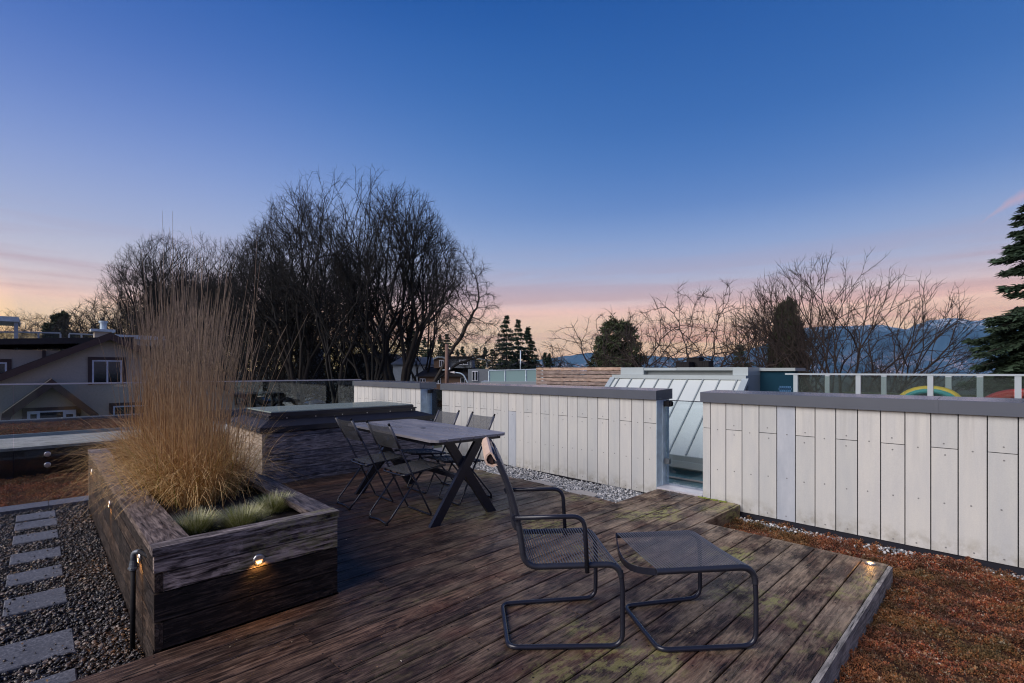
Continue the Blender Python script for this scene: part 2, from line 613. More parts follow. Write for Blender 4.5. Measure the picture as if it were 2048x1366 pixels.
# cement board cladding
t = MT('cement board', 0.62, 0, spec=.3)
n1 = t.noise(t.coords('Object', (1, 6, 1.0), True), 2.0, 6, .6)
n2 = t.noise(t.coords('Object', (40, 40, 40), True), 3, 3, .6)
r = t.ramp(t.rand(), [(0.0, (0.43, 0.44, 0.43)), (0.45, (0.475, 0.478, 0.46)), (1.0, (0.51, 0.505, 0.48))])
c = t.mix(1.0, r, t.ramp(n1, [(0.3, (0.90, 0.91, 0.93)), (0.7, (1.04, 1.03, 1.0))]), 'MULTIPLY')
c = t.mix(1.0, c, t.ramp(n2, [(0.3, (0.95, 0.95, 0.95)), (0.7, (1.03, 1.03, 1.03))]), 'MULTIPLY')
sp = t.node('ShaderNodeSeparateXYZ')
t.l.new(t.node('ShaderNodeNewGeometry').outputs['Position'], sp.inputs[0])
low = t.ramp(sp.outputs[2], [(0.0, 1.0), (0.09, 0.0)])
dn_ = t.noise(t.coords('World', (5, 5, 5)), 2, 5, .65)
c = t.mix(t.math('MULTIPLY', t.math('MULTIPLY', low, t.ramp(dn_, [(0.42, 0.0), (0.65, 1.0)])), .5), c, (0.22, 0.2, 0.15))
top_ = t.ramp(sp.outputs[2], [(0.55, 0.0), (1.0, 1.0)])
stk = t.noise(t.coords('World', (1, 26, .9)), 1.0, 4, .6)
c = t.mix(t.math('MULTIPLY', t.math('MULTIPLY', top_, t.ramp(stk, [(0.50, 0.0), (0.66, 1.0)])), .32), c, (0.30, 0.30, 0.29))
t.color(c).bump(n2, .08, .002)
M['cladding'] = t.m
t = MT('blue tinted cement board', 0.55, 0, spec=.3)
n1 = t.noise(t.coords('Object', (1, 3, 1.0), True), 3.0, 6, .65)
t.color(t.ramp(n1, [(0.3, (0.32, 0.35, 0.39)), (0.7, (0.42, 0.445, 0.475))]))
M['cladding_blue'] = t.m

# gravel / pebbles / sedum / grass: colours that vary piece by piece
def scatter_mat(name, stops, scale, rough=.7, spec=.4, low=None):
    t = MT(name, rough, 0, spec=spec)
    w = t.node('ShaderNodeTexWhiteNoise', noise_dimensions='3D')
    sn = t.node('ShaderNodeVectorMath', operation='SNAP')
    t.l.new(t.coords('World', (1, 1, 1)), sn.inputs[0])
    sn.inputs[1].default_value = (scale, scale, scale)
    t.l.new(sn.outputs[0], w.inputs[0])
    c = t.ramp(w.outputs['Value'], stops)
    if low:
        nn = t.noise(t.coords('World', (1, 1, 1)), 5.5, 5, .65)
        c = t.mix(t.ramp(nn, [(0.42, .75), (0.56, 0.0)]), c, (0.055, 0.030, 0.022))
        nn = t.noise(t.coords('World', (1.3, 1, 1)), 2.1, 4, .6)
        c = t.mix(t.ramp(nn, [(0.50, 0.0), (0.62, .45)]), c, (0.34, 0.12, 0.05))
        n = t.noise(t.coords('World', (1, 1, 1)), low[0], 4, .6)
        c = t.mix(t.ramp(n, [(0.46, 0.0), (0.62, low[2])]), c, low[1])
    t.color(c)
    return t


M['pebble'] = scatter_mat('river pebbles', [(0.0, (0.010, 0.009, 0.010)), (0.45, (0.018, 0.017, 0.018)), (0.70, (0.040, 0.034, 0.030)),
                                            (0.85, (0.11, 0.07, 0.045)), (1.0, (0.24, 0.21, 0.18))], .022, .32).m
M['chip'] = scatter_mat('grey stone chips', [(0.0, (0.10, 0.11, 0.12)), (0.4, (0.25, 0.26, 0.27)), (0.75, (0.42, 0.42, 0.42)), (1.0, (0.65, 0.64, 0.62))], .03, .6).m
M['sedum'] = scatter_mat('sedum', [(0.0, (0.03, 0.012, 0.010)), (0.25, (0.11, 0.030, 0.020)), (0.5, (0.30, 0.070, 0.036)), (0.72, (0.36, 0.12, 0.045)),
                                   (0.9, (0.30, 0.18, 0.09)), (1.0, (0.5, 0.42, 0.34))], .012, .7, .2, (2.2, (0.11, 0.105, 0.03), .38)).m
M['sedum_soil'] = scatter_mat('sedum mat', [(0.0, (0.02, 0.011, 0.008)), (0.6, (0.05, 0.022, 0.014)), (1.0, (0.09, 0.045, 0.025))], .01, .9, .1).m

t = MT('stepping stone', .6, 0, spec=.3)
n1 = t.noise(t.coords('World', (1, 1, 1)), 60, 5, .7)
n2 = t.noise(t.coords('World', (1, 1, 1)), 5, 4, .6)
c = t.ramp(n1, [(0.35, (0.045, 0.048, 0.058)), (0.54, (0.105, 0.11, 0.13)), (0.74, (0.30, 0.30, 0.32))])
c = t.mix(t.ramp(n2, [(0.4, 0.0), (0.7, .5)]), c, (0.055, 0.058, 0.07))
t.color(c).bump(n1, .4, .003)
M['paver'] = t.m


def leafy(name, lo, hi, top, zr, rough=.7):
    t = MT(name, rough, 0, spec=.2)
    w = t.node('ShaderNodeTexNoise')
    w.inputs['Scale'].default_value = 90
    t.l.new(t.coords('World', (1, 1, .12)), w.inputs['Vector'])
    c = t.ramp(w.outputs[0], [(0.42, lo), (0.58, hi)])
    sp = t.node('ShaderNodeSeparateXYZ')
    t.l.new(t.node('ShaderNodeNewGeometry').outputs['Position'], sp.inputs[0])
    mr = t.node('ShaderNodeMapRange')
    t.l.new(sp.outputs[2], mr.inputs[0])
    mr.inputs[1].default_value = zr[0]; mr.inputs[2].default_value = zr[1]
    c = t.mix(mr.outputs[0], c, top)
    t.color(c)
    return t.m


M['stem'] = leafy('dry reed stems', (0.30, 0.14, 0.045), (0.60, 0.37, 0.15), (0.29, 0.215, 0.15), (.6, 1.5))
M['blade'] = leafy('dry reed blades', (0.34, 0.17, 0.045), (0.76, 0.53, 0.23), (0.50, 0.35, 0.21), (.5, 1.3))
M['blade_green'] = plain('yellow green blades', (0.30, 0.27, 0.035), .6, 0, .3, 40)
M['seed'] = plain('reed seed heads', (0.27, 0.20, 0.145), .8, 0, .35, 40)
M['fescue'] = plain('grey green fescue', (0.20, 0.215, 0.05), .6, 0, .35, 60)
M['fescue_light'] = plain('silvery fescue', (0.44, 0.42, 0.26), .6, 0, .3, 60)
M['moss'] = plain('green moss', (0.16, 0.19, 0.03), .9, 0, .4, 80)
M['bark'] = plain('bare bark', (0.020, 0.016, 0.014), .9, 0, .3, 3)
M['twig'] = plain('bare twigs', (0.010, 0.009, 0.009), .9, 0, .3, 3)
M['twig_warm'] = plain('brown twigs', (0.032, 0.022, 0.018), .9, 0, .3, 3)
M['needle'] = plain('conifer needles', (0.022, 0.045, 0.022), .8, 0, .45, 1.2)
M['needle2'] = plain('olive conifer needles', (0.040, 0.055, 0.022), .8, 0, .45, 1.2)
M['cypress'] = plain('cypress foliage', (0.032, 0.042, 0.018), .85, 0, .5, 1.5)
M['lawn'] = plain('lawn', (0.04, 0.07, 0.03), .9, 0, .3, .3)
M['asphalt'] = plain('asphalt', (0.05, 0.05, 0.055), .7, 0, .2, 2)
M['ground'] = plain('wooded ground', (0.035, 0.045, 0.028), .95, 0, .4, .05)
M['stucco'] = plain('taupe stucco', (0.48, 0.42, 0.34), .85, 0, .1, 20, .3)
M['shingle'] = plain('dark roof shingles', (0.022, 0.019, 0.021), .8, 0, .3, 6, .4)
M['trim_brown'] = plain('brown painted trim', (0.055, 0.03, 0.026), .6)
M['window_white'] = plain('white window frame', (0.62, 0.65, 0.70), .45)
M['blue_siding'] = plain('pale blue siding', (0.33, 0.40, 0.50), .7, 0, .1, 2)
M['brown_siding'] = plain('brown shingle siding', (0.12, 0.075, 0.05), .8, 0, .2, 6)
M['grey_siding'] = plain('grey siding', (0.14, 0.16, 0.18), .8, 0, .1, 6)
M['pole'] = plain('timber pole', (0.15, 0.09, 0.07), .85, 0, .2, 4)

# glass
def glass(name, tint, refl=.12, rough=.02, trans=.95):
    t = MT(name)
    t.n.remove(t.b)
    tr = t.node('ShaderNodeBsdfTransparent')
    tr.inputs[0].default_value = (*tint, 1)
    gl_ = t.node('ShaderNodeBsdfGlossy')
    gl_.inputs['Roughness'].default_value = rough
    gl_.inputs[0].default_value = (.9, .95, 1, 1)
    fr = t.node('ShaderNodeFresnel')
    fr.inputs[0].default_value = 1.5
    f = t.math('ADD', t.math('MULTIPLY', fr.outputs[0], 1 - refl), refl * .4, True)
    mx = t.node('ShaderNodeMixShader')
    t.l.new(f, mx.inputs[0]); t.l.new(tr.outputs[0], mx.inputs[1]); t.l.new(gl_.outputs[0], mx.inputs[2])
    t.l.new(mx.outputs[0], t.out.inputs[0])
    return t.m


M['glass'] = glass('clear guard glass', (0.91, 0.96, 0.95), .03)
M['glass_gate'] = glass('gate glass', (0.93, 0.97, 0.975), .03)
M['glass_dark'] = MT('window glass', .06, 0, (0.012, 0.016, 0.022), .8).m
# frosted glass: milky, lets light through blurred
t = MT('frosted glass', .35, 0, (0.10, 0.125, 0.12), .5)
df = t.b
tl = t.node('ShaderNodeBsdfRefraction')
tl.inputs['Roughness'].default_value = .17
tl.inputs['IOR'].default_value = 1.02
tl.inputs[0].default_value = (.74, .80, .78, 1)
mx = t.node('ShaderNodeMixShader')
mx.inputs[0].default_value = .16
t.l.new(tl.outputs[0], mx.inputs[1]); t.l.new(df.outputs[0], mx.inputs[2]); t.l.new(mx.outputs[0], t.out.inputs[0])
M['frost'] = t.m
# mesh sling fabric, open weave
t = MT('sling mesh fabric', .7, 0, (0.085, 0.09, 0.10), .3)
tr = t.node('ShaderNodeBsdfTransparent')
mx = t.node('ShaderNodeMixShader')
mx.inputs[0].default_value = .56
t.l.new(tr.outputs[0], mx.inputs[1]); t.l.new(t.b.outputs[0], mx.inputs[2]); t.l.new(mx.outputs[0], t.out.inputs[0])
M['sling'] = t.m
# lamp glow
t = MT('warm led', .4)
t.b.inputs['Emission Color'].default_value = (1, .42, .07, 1)
t.b.inputs['Emission Strength'].default_value = 1.25
t.b.inputs['Base Color'].default_value = (.9, .8, .6, 1)
M['led'] = t.m

# ================================================================== OUR ROOF
MB().box(-3, 5.32, -4, 9.84, -.60, -.17).build('roof_slab', M['terrace'], kind='structure')

# ---- deck
deck = tag(MB().box(-1.6, 4.37, .68, 2.97, -.165, -.034).box(1.37, 4.38, 2.97, 6.34, -.165, -.034).box(1.37, 1.95, 6.34, 7.5, -.165, -.034)
           .box(4.37, 5.26, 2.07, 2.95, -.165, -.034).build('deck', M['black']), kind='structure')


def board_x(x0, x1, y0, y1, zt, th=.032, ch=.004):
    m = MB()
    dz = random.uniform(-.0012, .0012)
    z1, z0 = zt + dz, zt + dz - th
    m.prism([(y0, z0), (y1, z0), (y1, z1 - ch), (y1 - ch, z1), (y0 + ch, z1), (y0, z1 - ch)], 'x', x0, x1)
    return m


PITCH, Y0D = .155, .65
i = 0
while True:
    y0 = Y0D + PITCH * i
    y1 = y0 + PITCH - random.uniform(.007, .010)
    if y0 > 7.35:
        break
    if y0 < 2.9:
        xa, xb = -1.55, 4.40 + random.uniform(-.006, .006)
    elif y0 < 6.2:
        xa, xb = 1.368, 4.43 + random.uniform(-.02, .02) + (.05 if y0 > 3.6 else 0)
    else:
        xa, xb = 1.368, 1.935
        if y0 < 6.36:
            i += 1
            xb, y1b = 4.45, 6.355
            board_x(xa, xb, y0, min(y1, y1b), 0).build('board', M['deck'], deck)
            continue
    if 2.0 < y0 < 2.9:
        xb = 5.285
    cuts = [xa]
    if xb - xa > 3.2 and random.random() < .75:
        cuts.append(random.choice([1.02, 1.63, 2.24, 2.85, 3.46]) if y0 < 2.9 else random.choice([2.24, 2.85, 3.46]))
    if xb > 5 and random.random() < .6:
        cuts.append(4.40)
    cuts = sorted(set(cuts)) + [xb]
    for a, b in zip(cuts[:-1], cuts[1:]):
        board_x(a + .0015, b - .0015, y0, y1, 0).build('board', M['deck'], deck)
    i += 1
# screws in the boards, far too small to tell apart
m = MB()
k = 0
while Y0D + PITCH * k < 6.2:
    for xs in np.arange(-.81, 5.3, .61):
        if xs > 4.35 and not (9 <= k <= 14): continue
        if Y0D + PITCH * k > 2.9 and xs < 1.4: continue
        for dy in (.035, .112):
            m.lathe([(.0046, 0), (.0046, .0012)], (xs + random.uniform(-.008, .008), Y0D + PITCH * k + dy, .0008), 6)
    k += 1
m.build('screw_heads', M['black'], deck, kind='stuff')
m = MB().box(-1.55, 4.40, .622, .647, -.15, -.006)
m.build('edge_board', wood('worn grey edge board', 'x', (0.10, 0.105, 0.11), (0.20, 0.205, 0.21), (0.30, 0.30, 0.30), wet=0), deck)
MB().box(4.425, 5.28, 2.018, 2.041, -.16, -.004).build('edge_board', M['planter_side'] if False else M['deck'], deck)
MB().box(4.44, 4.462, 3.0, 6.33, -.16, -.036).build('edge_board', M['deck'], deck)
MB().box(4.405, 4.425, .65, 2.04, -.16, -.004).build('edge_board', M['deck'], deck)

# ---- two flat pale stones tucked under the board ends
for (x, y, w, l, lab) in ((4.60, 4.22, .13, .22, 'flat pale stone at the deck edge, farther one along the grey chips'),
                          (4.56, 3.52, .14, .20, 'flat pale stone at the deck edge, nearer one beside the bridge')):
    m = MB()
    pts = [(x + w * cos(a) * random.uniform(.85, 1.1), y + l * sin(a) * random.uniform(.85, 1.1)) for a in np.linspace(0, 2 * pi, 12)[:-1]]
    m.prism(pts, 'z', -.10, -.028)
    tag(m.build('flat_stone', M['mortar'], loc=(x, y, -.1)), lab, 'stone', 'flat pale stones by the deck edge')

# ---- stones, pebbles, sedum
def ico():
    t_ = (1 + 5 ** .5) / 2
    v = np.array([(-1, t_, 0), (1, t_, 0), (-1, -t_, 0), (1, -t_, 0), (0, -1, t_), (0, 1, t_), (0, -1, -t_), (0, 1, -t_), (t_, 0, -1), (t_, 0, 1), (-t_, 0, -1), (-t_, 0, 1)], float)
    v /= np.linalg.norm(v[0])
    f = np.array([(0, 11, 5), (0, 5, 1), (0, 1, 7), (0, 7, 10), (0, 10, 11), (1, 5, 9), (5, 11, 4), (11, 10, 2), (10, 7, 6), (7, 1, 8),
                  (3, 9, 4), (3, 4, 2), (3, 2, 6), (3, 6, 8), (3, 8, 9), (4, 9, 5), (2, 4, 11), (6, 2, 10), (8, 6, 7), (9, 8, 1)])
    return v, f


def ico2():
    v, f = ico()
    v = v.tolist(); cache = {}; nf = []
    def mid(a, b):
        k = (min(a, b), max(a, b))
        if k not in cache:
            p = np.array(v[a]) + np.array(v[b]); p /= np.linalg.norm(p)
            v.append(p.tolist()); cache[k] = len(v) - 1
        return cache[k]
    for a, b, c in f:
        ab, bc, ca = mid(a, b), mid(b, c), mid(c, a)
        nf += [(a, ab, ca), (b, bc, ab), (c, ca, bc), (ab, bc, ca)]
    return np.array(v), np.array(nf)


def scatter_stones(name, pts, sz, flat, mat, smooth, hi, **props):
    v0, f0 = ico2() if hi else ico()
    N = len(pts)
    nv = len(v0)
    S = sz[0] + (sz[1] - sz[0]) * rng.random((N, 1)) ** 1.6
    S = S * np.c_[rng.uniform(.85, 1.4, N), rng.uniform(.7, 1.05, N), rng.uniform(flat[0], flat[1], N)]
    V = v0[None] * S[:, None, :]
    if not smooth:
        V = V * rng.uniform(.72, 1.2, (N, nv, 1))
    a = rng.uniform(0, 2 * pi, N)
    tl = rng.normal(0, .28, (N, 2))
    ca, sa = np.cos(a)[:, None], np.sin(a)[:, None]
    z = V[:, :, 2] + tl[:, :1] * V[:, :, 0] + tl[:, 1:] * V[:, :, 1]
    x = V[:, :, 0] * ca - V[:, :, 1] * sa
    y = V[:, :, 0] * sa + V[:, :, 1] * ca
    V = np.stack([x, y, z], -1) + np.asarray(pts)[:, None, :]
    Fc = (f0[None] + (np.arange(N) * nv)[:, None, None]).reshape(-1, 3)
    o = np_mesh(name, V.reshape(-1, 3), Fc, mat, smooth=smooth)
    for k, vv in props.items():
        o[k] = vv
    return o


PAV = [(6.99, 7.28), (6.64, 6.94), (6.10, 6.40), (5.49, 5.78), (4.95, 5.23), (4.36, 4.67), (3.57, 3.90), (3.03, 3.35)]
path = tag(MB().box(-.8, .42, 2.97, 7.5, -.17, -.142).build('gravel_path', M['rock_base']), kind='structure')
P_ = np.c_[rng.uniform(-.72, .415, 25000), 2.985 + (7.48 - 2.985) * rng.random(25000) ** 1.15]
keep = np.ones(len(P_), bool)
for a, b in PAV:
    keep &= ~((P_[:, 1] > a - .004) & (P_[:, 1] < b + .004) & (np.abs(P_[:, 0]) < .154))
P_ = P_[keep]
near = P_[:, 1] < 4.4
for sel, hi, nm, lb in ((near, True, 'pebbles', 'dark rounded river pebbles beside the planter, nearer part of the path'),
                        (~near, False, 'pebbles', 'dark rounded river pebbles beside the planter, far part of the path')):
    q = P_[sel]
    scatter_stones(nm, np.c_[q, rng.uniform(-.142, -.122, len(q))], (.0048, .0155), (.45, .75), M['pebble'], True, hi, kind='stuff', label=lb, category='gravel')
q = np.vstack([np.c_[rng.normal(0, .15, 26).clip(-.17, .17), rng.uniform(a, b, 26)] for a, b in PAV])
q = q[(np.abs(q[:, 0]) > .09) | (rng.random(len(q)) < .25)]
scatter_stones('stray_pebbles', np.c_[q, np.full(len(q), -.1135)], (.004, .009), (.5, .8), M['pebble'], True, False, kind='stuff', label='loose small pebbles lying on the stepping stones', category='gravel')
order = ['stepping stone farthest from the camera, next to the grey kerb', 'second stepping stone from the grey kerb, close against the first',
         'third stepping stone from the grey kerb', 'fourth stepping stone from the grey kerb', 'fifth stepping stone from the grey kerb, level with the middle of the planter',
         'sixth stepping stone from the grey kerb, level with a planter lamp', 'large near stepping stone beside the hose pipe',
         'nearest stepping stone, half cut off by the lower picture edge']
for (a, b), lb in zip(PAV, order):
    m = MB()
    x0, x1 = -.15 + random.uniform(-.006, .004), .15 + random.uniform(-.004, .006)
    h = -.118 + random.uniform(-.003, .004)
    e = .006
    sh = random.uniform(-.012, .012)
    vs = [(x0, a, -.16), (x1, a + sh, -.16), (x1, b + sh, -.16), (x0, b, -.16), (x0, a, h - e), (x1, a + sh, h - e), (x1, b + sh, h - e), (x0, b, h - e),
          (x0 + e, a + e, h), (x1 - e, a + sh + e, h), (x1 - e, b + sh - e, h), (x0 + e, b - e, h)]
    m.add(vs, [(0, 1, 5, 4), (1, 2, 6, 5), (2, 3, 7, 6), (3, 0, 4, 7), (4, 5, 9, 8), (5, 6, 10, 9), (6, 7, 11, 10), (7, 4, 8, 11), (8, 9, 10, 11)])
    tag(m.build('stepping_stone', M['paver'], loc=((x0 + x1) / 2, (a + b) / 2, h)), 'blue grey ' + lb, 'paver', 'stepping stones in the pebble path')
m = MB()
m.box(-.8, .10, 7.5, 7.78, -.17, -.10).box(.106, .98, 7.5, 7.785, -.17, -.102).box(.986, 1.9, 7.5, 7.78, -.17, -.10)
tag(m.build('kerb', M['paver'], loc=(0, 7.6, -.17)), 'long grey stone kerb between the pebbles and the red sedum strip', 'kerb', kind='thing')

# pale chips along the wall
MB().box(4.44, 5.32, 2.97, 9.84, -.17, -.12).build('chip_bed', M['rock_base'], kind='structure')
n = 9500
q = np.c_[rng.uniform(4.46, 5.29, n), 2.975 + (8.2 - 2.975) * rng.random(n) ** 1.25, rng.uniform(-.115, -.085, n)]
q[:, 2] += .012 * np.sin(q[:, 1] * 4)
scatter_stones('stone_chips', q, (.010, .020), (.6, 1.0), M['chip'], False, False, kind='stuff', label='pale grey crushed stone strip between deck and white wall', category='gravel')
n = 650
yy = rng.uniform(-.6, 2.0, n)
q = np.c_[5.285 - np.abs(rng.normal(0, .045, n)) - .08 * (yy > .8) * rng.random(n), yy, rng.uniform(-.15, -.125, n)]
scatter_stones('stone_chips', q, (.009, .018), (.6, 1.0), M['chip'], False, False, kind='stuff', label='thin line of pale chips at the foot of the right wall, beside the sedum', category='gravel')


def sedum_field(name, region, dens, zf, label, keepf=None):
    x0, x1, y0, y1 = region
    gx, gy = int((x1 - x0) / .05) + 1, int((y1 - y0) / .05) + 1
    X, Y = np.meshgrid(np.linspace(x0, x1, gx), np.linspace(y0, y1, gy))
    Z = zf(X, Y)
    V = np.c_[X.ravel(), Y.ravel(), Z.ravel()]
    idx = np.arange(gx * gy).reshape(gy, gx)
    Q = np.c_[idx[:-1, :-1].ravel(), idx[:-1, 1:].ravel(), idx[1:, 1:].ravel(), idx[1:, :-1].ravel()]
    base = np_mesh(name + '_mat', V, Q, M['sedum_soil'], nper=4)
    base['kind'] = 'structure'
    N = int(dens * (x1 - x0) * (y1 - y0))
    px, py = rng.uniform(x0, x1, N), rng.uniform(y0, y1, N)
    cl = np.sin(px * 23 + 3 * np.sin(py * 7)) * np.sin(py * 19 + 2 * np.sin(px * 9)) + .7 * np.sin(px * 61) * np.sin(py * 53)
    k = rng.random(N) < (.55 + .45 * cl)
    if keepf is not None:
        k &= keepf(px, py)
    px, py, cl = px[k], py[k], cl[k]
    N = len(px)
    pz = zf(px, py)
    # each sprig: six short fleshy leaves made of two triangles
    L = 6
    a = rng.uniform(0, 2 * pi, (N, L)); ln = rng.uniform(.004, .012, (N, L)) * (1 + .35 * cl[:, None]); tilt = rng.uniform(.1, 1.35, (N, L))
    base_p = np.stack([px, py, pz], -1)[:, None, :] + np.stack([rng.normal(0, .004, (N, L)), rng.normal(0, .004, (N, L)), rng.uniform(0, .026, (N, L)) * (1 + .7 * cl[:, None])], -1)
    dirv = np.stack([np.cos(a) * np.cos(tilt), np.sin(a) * np.cos(tilt), np.sin(tilt)], -1)
    side = np.stack([-np.sin(a), np.cos(a), np.zeros_like(a)], -1)
    wd = (ln * .34)[..., None]
    p0 = base_p
    p1 = base_p + dirv * ln[..., None] * .55 + side * wd
    p2 = base_p + dirv * ln[..., None]
    p3 = base_p + dirv * ln[..., None] * .55 - side * wd
    V = np.stack([p0, p1, p2, p3], 2).reshape(-1, 3)
    b = np.arange(N * L) * 4
    Q = np.c_[b, b + 1, b + 2, b + 3]
    o = np_mesh(name, V, Q, M['sedum'], nper=4)
    tag(o, label, 'ground cover', kind='stuff')
    return o


def zr(x, y):
    return -.150 + .035 * np.clip((y - .2) * .5, 0, 1) * 0 + .014 * np.sin(x * 5.1 + 1) * np.sin(y * 6.3) + .011 * np.sin(x * 13 + y * 9) + .008 * np.sin(x * 31 + 2 * np.sin(y * 11)) * np.sin(y * 27)


sedum_field('sedum', (1.9, 5.29, -1.4, 2.02), 22000, zr, 'rust red sedum carpet with green patches beside the right edge of the deck',
            lambda x, y: ((y < .63) | (x > 4.43)) & ~((x > 5.16) & (y > .9) & (rng.random(len(x)) < .5)))
sedum_field('sedum', (-.8, 1.9, 7.79, 9.80), 5500, lambda x, y: -.125 + .01 * np.sin(x * 5) * np.sin(y * 4), 'dull red sedum strip between grey kerb and glass guard')

# ---- planter: boards lapped at the corners, a cap frame on top
PX0, PX1, PY0, PY1 = .42, 1.361, 2.98, 7.2
pl = ethis('wooden_planter', (.9, 5.0, -.15), 'long weathered timber planter box with dry reeds and small lit wall lamps', 'planter')
rows = [(-.15, .0, 1), (.005, .140, 0), (.146, .286, 1), (.293, .384, 0), (.391, .472, 1)]
for z0, z1, lap in rows:
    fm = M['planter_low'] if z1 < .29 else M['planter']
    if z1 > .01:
        MB().box(PX0 + (.038 if not lap else 0), PX1 - (.0 if lap else .0), PY0, PY0 + .038, z0, z1).build('board', fm, pl)
    for X0, X1 in ((PX0, PX0 + .038), (PX1 - .038, PX1)):
        ya = PY0 + (.041 if lap or X0 > 1 else 0)
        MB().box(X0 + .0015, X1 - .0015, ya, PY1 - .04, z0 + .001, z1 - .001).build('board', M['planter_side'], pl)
    MB().box(PX0, PX1, PY1 - .038, PY1, z0, z1).build('board', M['planter'], pl)
MB().box(PX0 - .008, PX1 + .008, PY0 - .010, PY0 + .085, .478, .520).build('cap_board', M['planter'], pl)
MB().box(PX0 - .006, PX0 + .165, PY0 + .087, PY1 - .10, .479, .519).build('cap_board', M['planter_cap'], pl)
MB().box(PX1 - .135, PX1 + .006, PY0 + .087, PY1 - .10, .479, .519).build('cap_board', M['planter_cap'], pl)
MB().box(PX0 - .006, PX1 + .006, PY1 - .098, PY1 + .006, .479, .519).build('cap_board', M['planter'], pl)
X, Y = np.meshgrid(np.linspace(PX0 + .04, PX1 - .04, 24), np.linspace(PY0 + .04, PY1 - .04, 90))
Z = .43 + .015 * np.sin(X * 17) * np.sin(Y * 13) + rng.normal(0, .004, X.shape)
idx = np.arange(X.size).reshape(X.shape)
o = np_mesh('soil', np.c_[X.ravel(), Y.ravel(), Z.ravel()], np.c_[idx[:-1, :-1].ravel(), idx[:-1, 1:].ravel(), idx[1:, 1:].ravel(), idx[1:, :-1].ravel()], M['soil'], pl, nper=4)


def led_light(loc, nrm, label):
    """small round steel wall lamp, lower half glowing; nrm is the outward axis ('-y' or '-x' or 'z')"""
    t = ethis('wall_lamp', loc, label, 'lamp', 'small round lamps set in the timber')
    x, y, z = loc
    ax = {'-y': 'y', '-x': 'x', 'z': 'z'}[nrm]
    s = -1 if nrm[0] == '-' else 1
    prof = [(.006, 0), (.030, 0), (.030, s * .006), (.027, s * .010), (.020, s * .011), (.020, s * .006), (.001, s * .006)]
    MB().lathe(prof, (x, y, z), 20, ax).build('bezel', M['steel'], t)
    m = MB()
    if ax == 'z':
        m.lathe([(.0185, s * .0065), (.0165, s * .0095), (.002, s * .0105)], (x, y, z), 16, ax)
    else:
        arc_ = [(.019 * cos(a), .019 * sin(a)) for a in np.linspace(pi * 1.08, pi * 1.92, 12)]
        if ax == 'y':
            m.prism([(x + p, z + q) for p, q in arc_], 'y', y + s * .0065, y + s * .0118)
        else:
            m.prism([(y + p, z + q) for p, q in arc_], 'x', x + s * .0065, x + s * .0118)
    m.build('lens', M['led'], t)
    return t


def led_glow(p, d, e, size=radians(120)):
    l = bpy.data.lights.new('lamp_glow', 'SPOT')
    l.energy = e
    l.color = (1, .50, .14)
    l.spot_size = size
    l.spot_blend = 1
    l.shadow_soft_size = .008
    o = bpy.data.objects.new('lamp_glow', l)
    COL.objects.link(o)
    o.location = p
    o.rotation_euler = Vector(d).to_track_quat('-Z', 'Y').to_euler()


led_light((.90, 2.979, .337), '-y', 'round steel lamp glowing on the front face of the planter')
led_glow((.90, 2.952, .332), (0, .35, -1), 2.2)
for yy, lb in ((3.42, 'lamp on the planter side nearest the hose pipe, casting a yellow streak'), (4.96, 'lamp halfway along the planter side, glowing amber'),
               (6.67, 'lamp at the far end of the planter side, tiny amber glow')):
    led_light((.419, yy, .352), '-x', lb)
    led_glow((.392, yy, .345), (.35, 0, -1), 3.2)
led_light((4.33, .74, .0015), 'z', 'round lamp set flush in the deck corner, shining up')
led_glow((4.33, .74, .04), (-.5, .2, -.8), .5, radians(150))

# hose pipe in front of the planter side
hp = ethis('water_pipe', (.385, 3.37, -.14), 'black standpipe with grey elbow fitting against the planter side', 'pipe')
MB().tube([(.378, 3.365, -.14), (.382, 3.37, .325)], .0125, 10).build('riser', M['black'], hp)
MB().lathe([(.019, 0), (.019, .035), (.016, .035), (.016, .05)], (.382, 3.37, .31), 12).tube(fillet([(.382, 3.37, .35), (.382, 3.37, .405), (.412, 3.335, .412)], .02, 5), .0125, 10).build('elbow', M['dull_steel'], hp)
MB().lathe([(.025, 0), (.025, .007), (.016, .009)], (.382, 3.37, .318), 6).build('flange_nut', M['dull_steel'], hp)
MB().tube([(.405, 3.343, .412), (.44, 3.16, .412)], .011, 8).build('hose_tail', M['black'], hp)

# ---- skylight box at the end of the deck
BX0, BX1, BY0, BY1 = 1.961, 4.44, 6.36, 7.75
sb = ethis('skylight_box', (3.2, 7.0, 0), 'large timber box with black flashing and a pale flat skylight on top', 'skylight')
for z0, z1 in ((-.15, .045), (.053, .163), (.170, .279), (.286, .364), (.372, .573), (.580, .628)):
    MB().box(BX0 + .02, BX1, BY0, BY0 + .03, z0, z1).build('board', M['bench'], sb)
    MB().box(BX1 - .03, BX1 - .001, BY0 + .032, BY1, z0, z1).build('board', M['bench'], sb)
MB().box(BX0, BX0 + .035, BY0 - .004, BY1, -.15, .634).build('end_panel', M['bench_side'], sb)
MB().box(BX0 + .05, BX1 - .04, BY0 + .04, BY1, -.15, .60).build('carcass', M['black'], sb)


def frustum(m, a, b, z0, z1):
    (x0, x1, y0, y1), (u0, u1, v0, v1) = a, b
    m.add([(x0, y0, z0), (x1, y0, z0), (x1, y1, z0), (x0, y1, z0), (u0, v0, z1), (u1, v0, z1), (u1, v1, z1), (u0, v1, z1)],
          [(0, 3, 2, 1), (4, 5, 6, 7), (0, 1, 5, 4), (1, 2, 6, 5), (2, 3, 7, 6), (3, 0, 4, 7)])
    return m


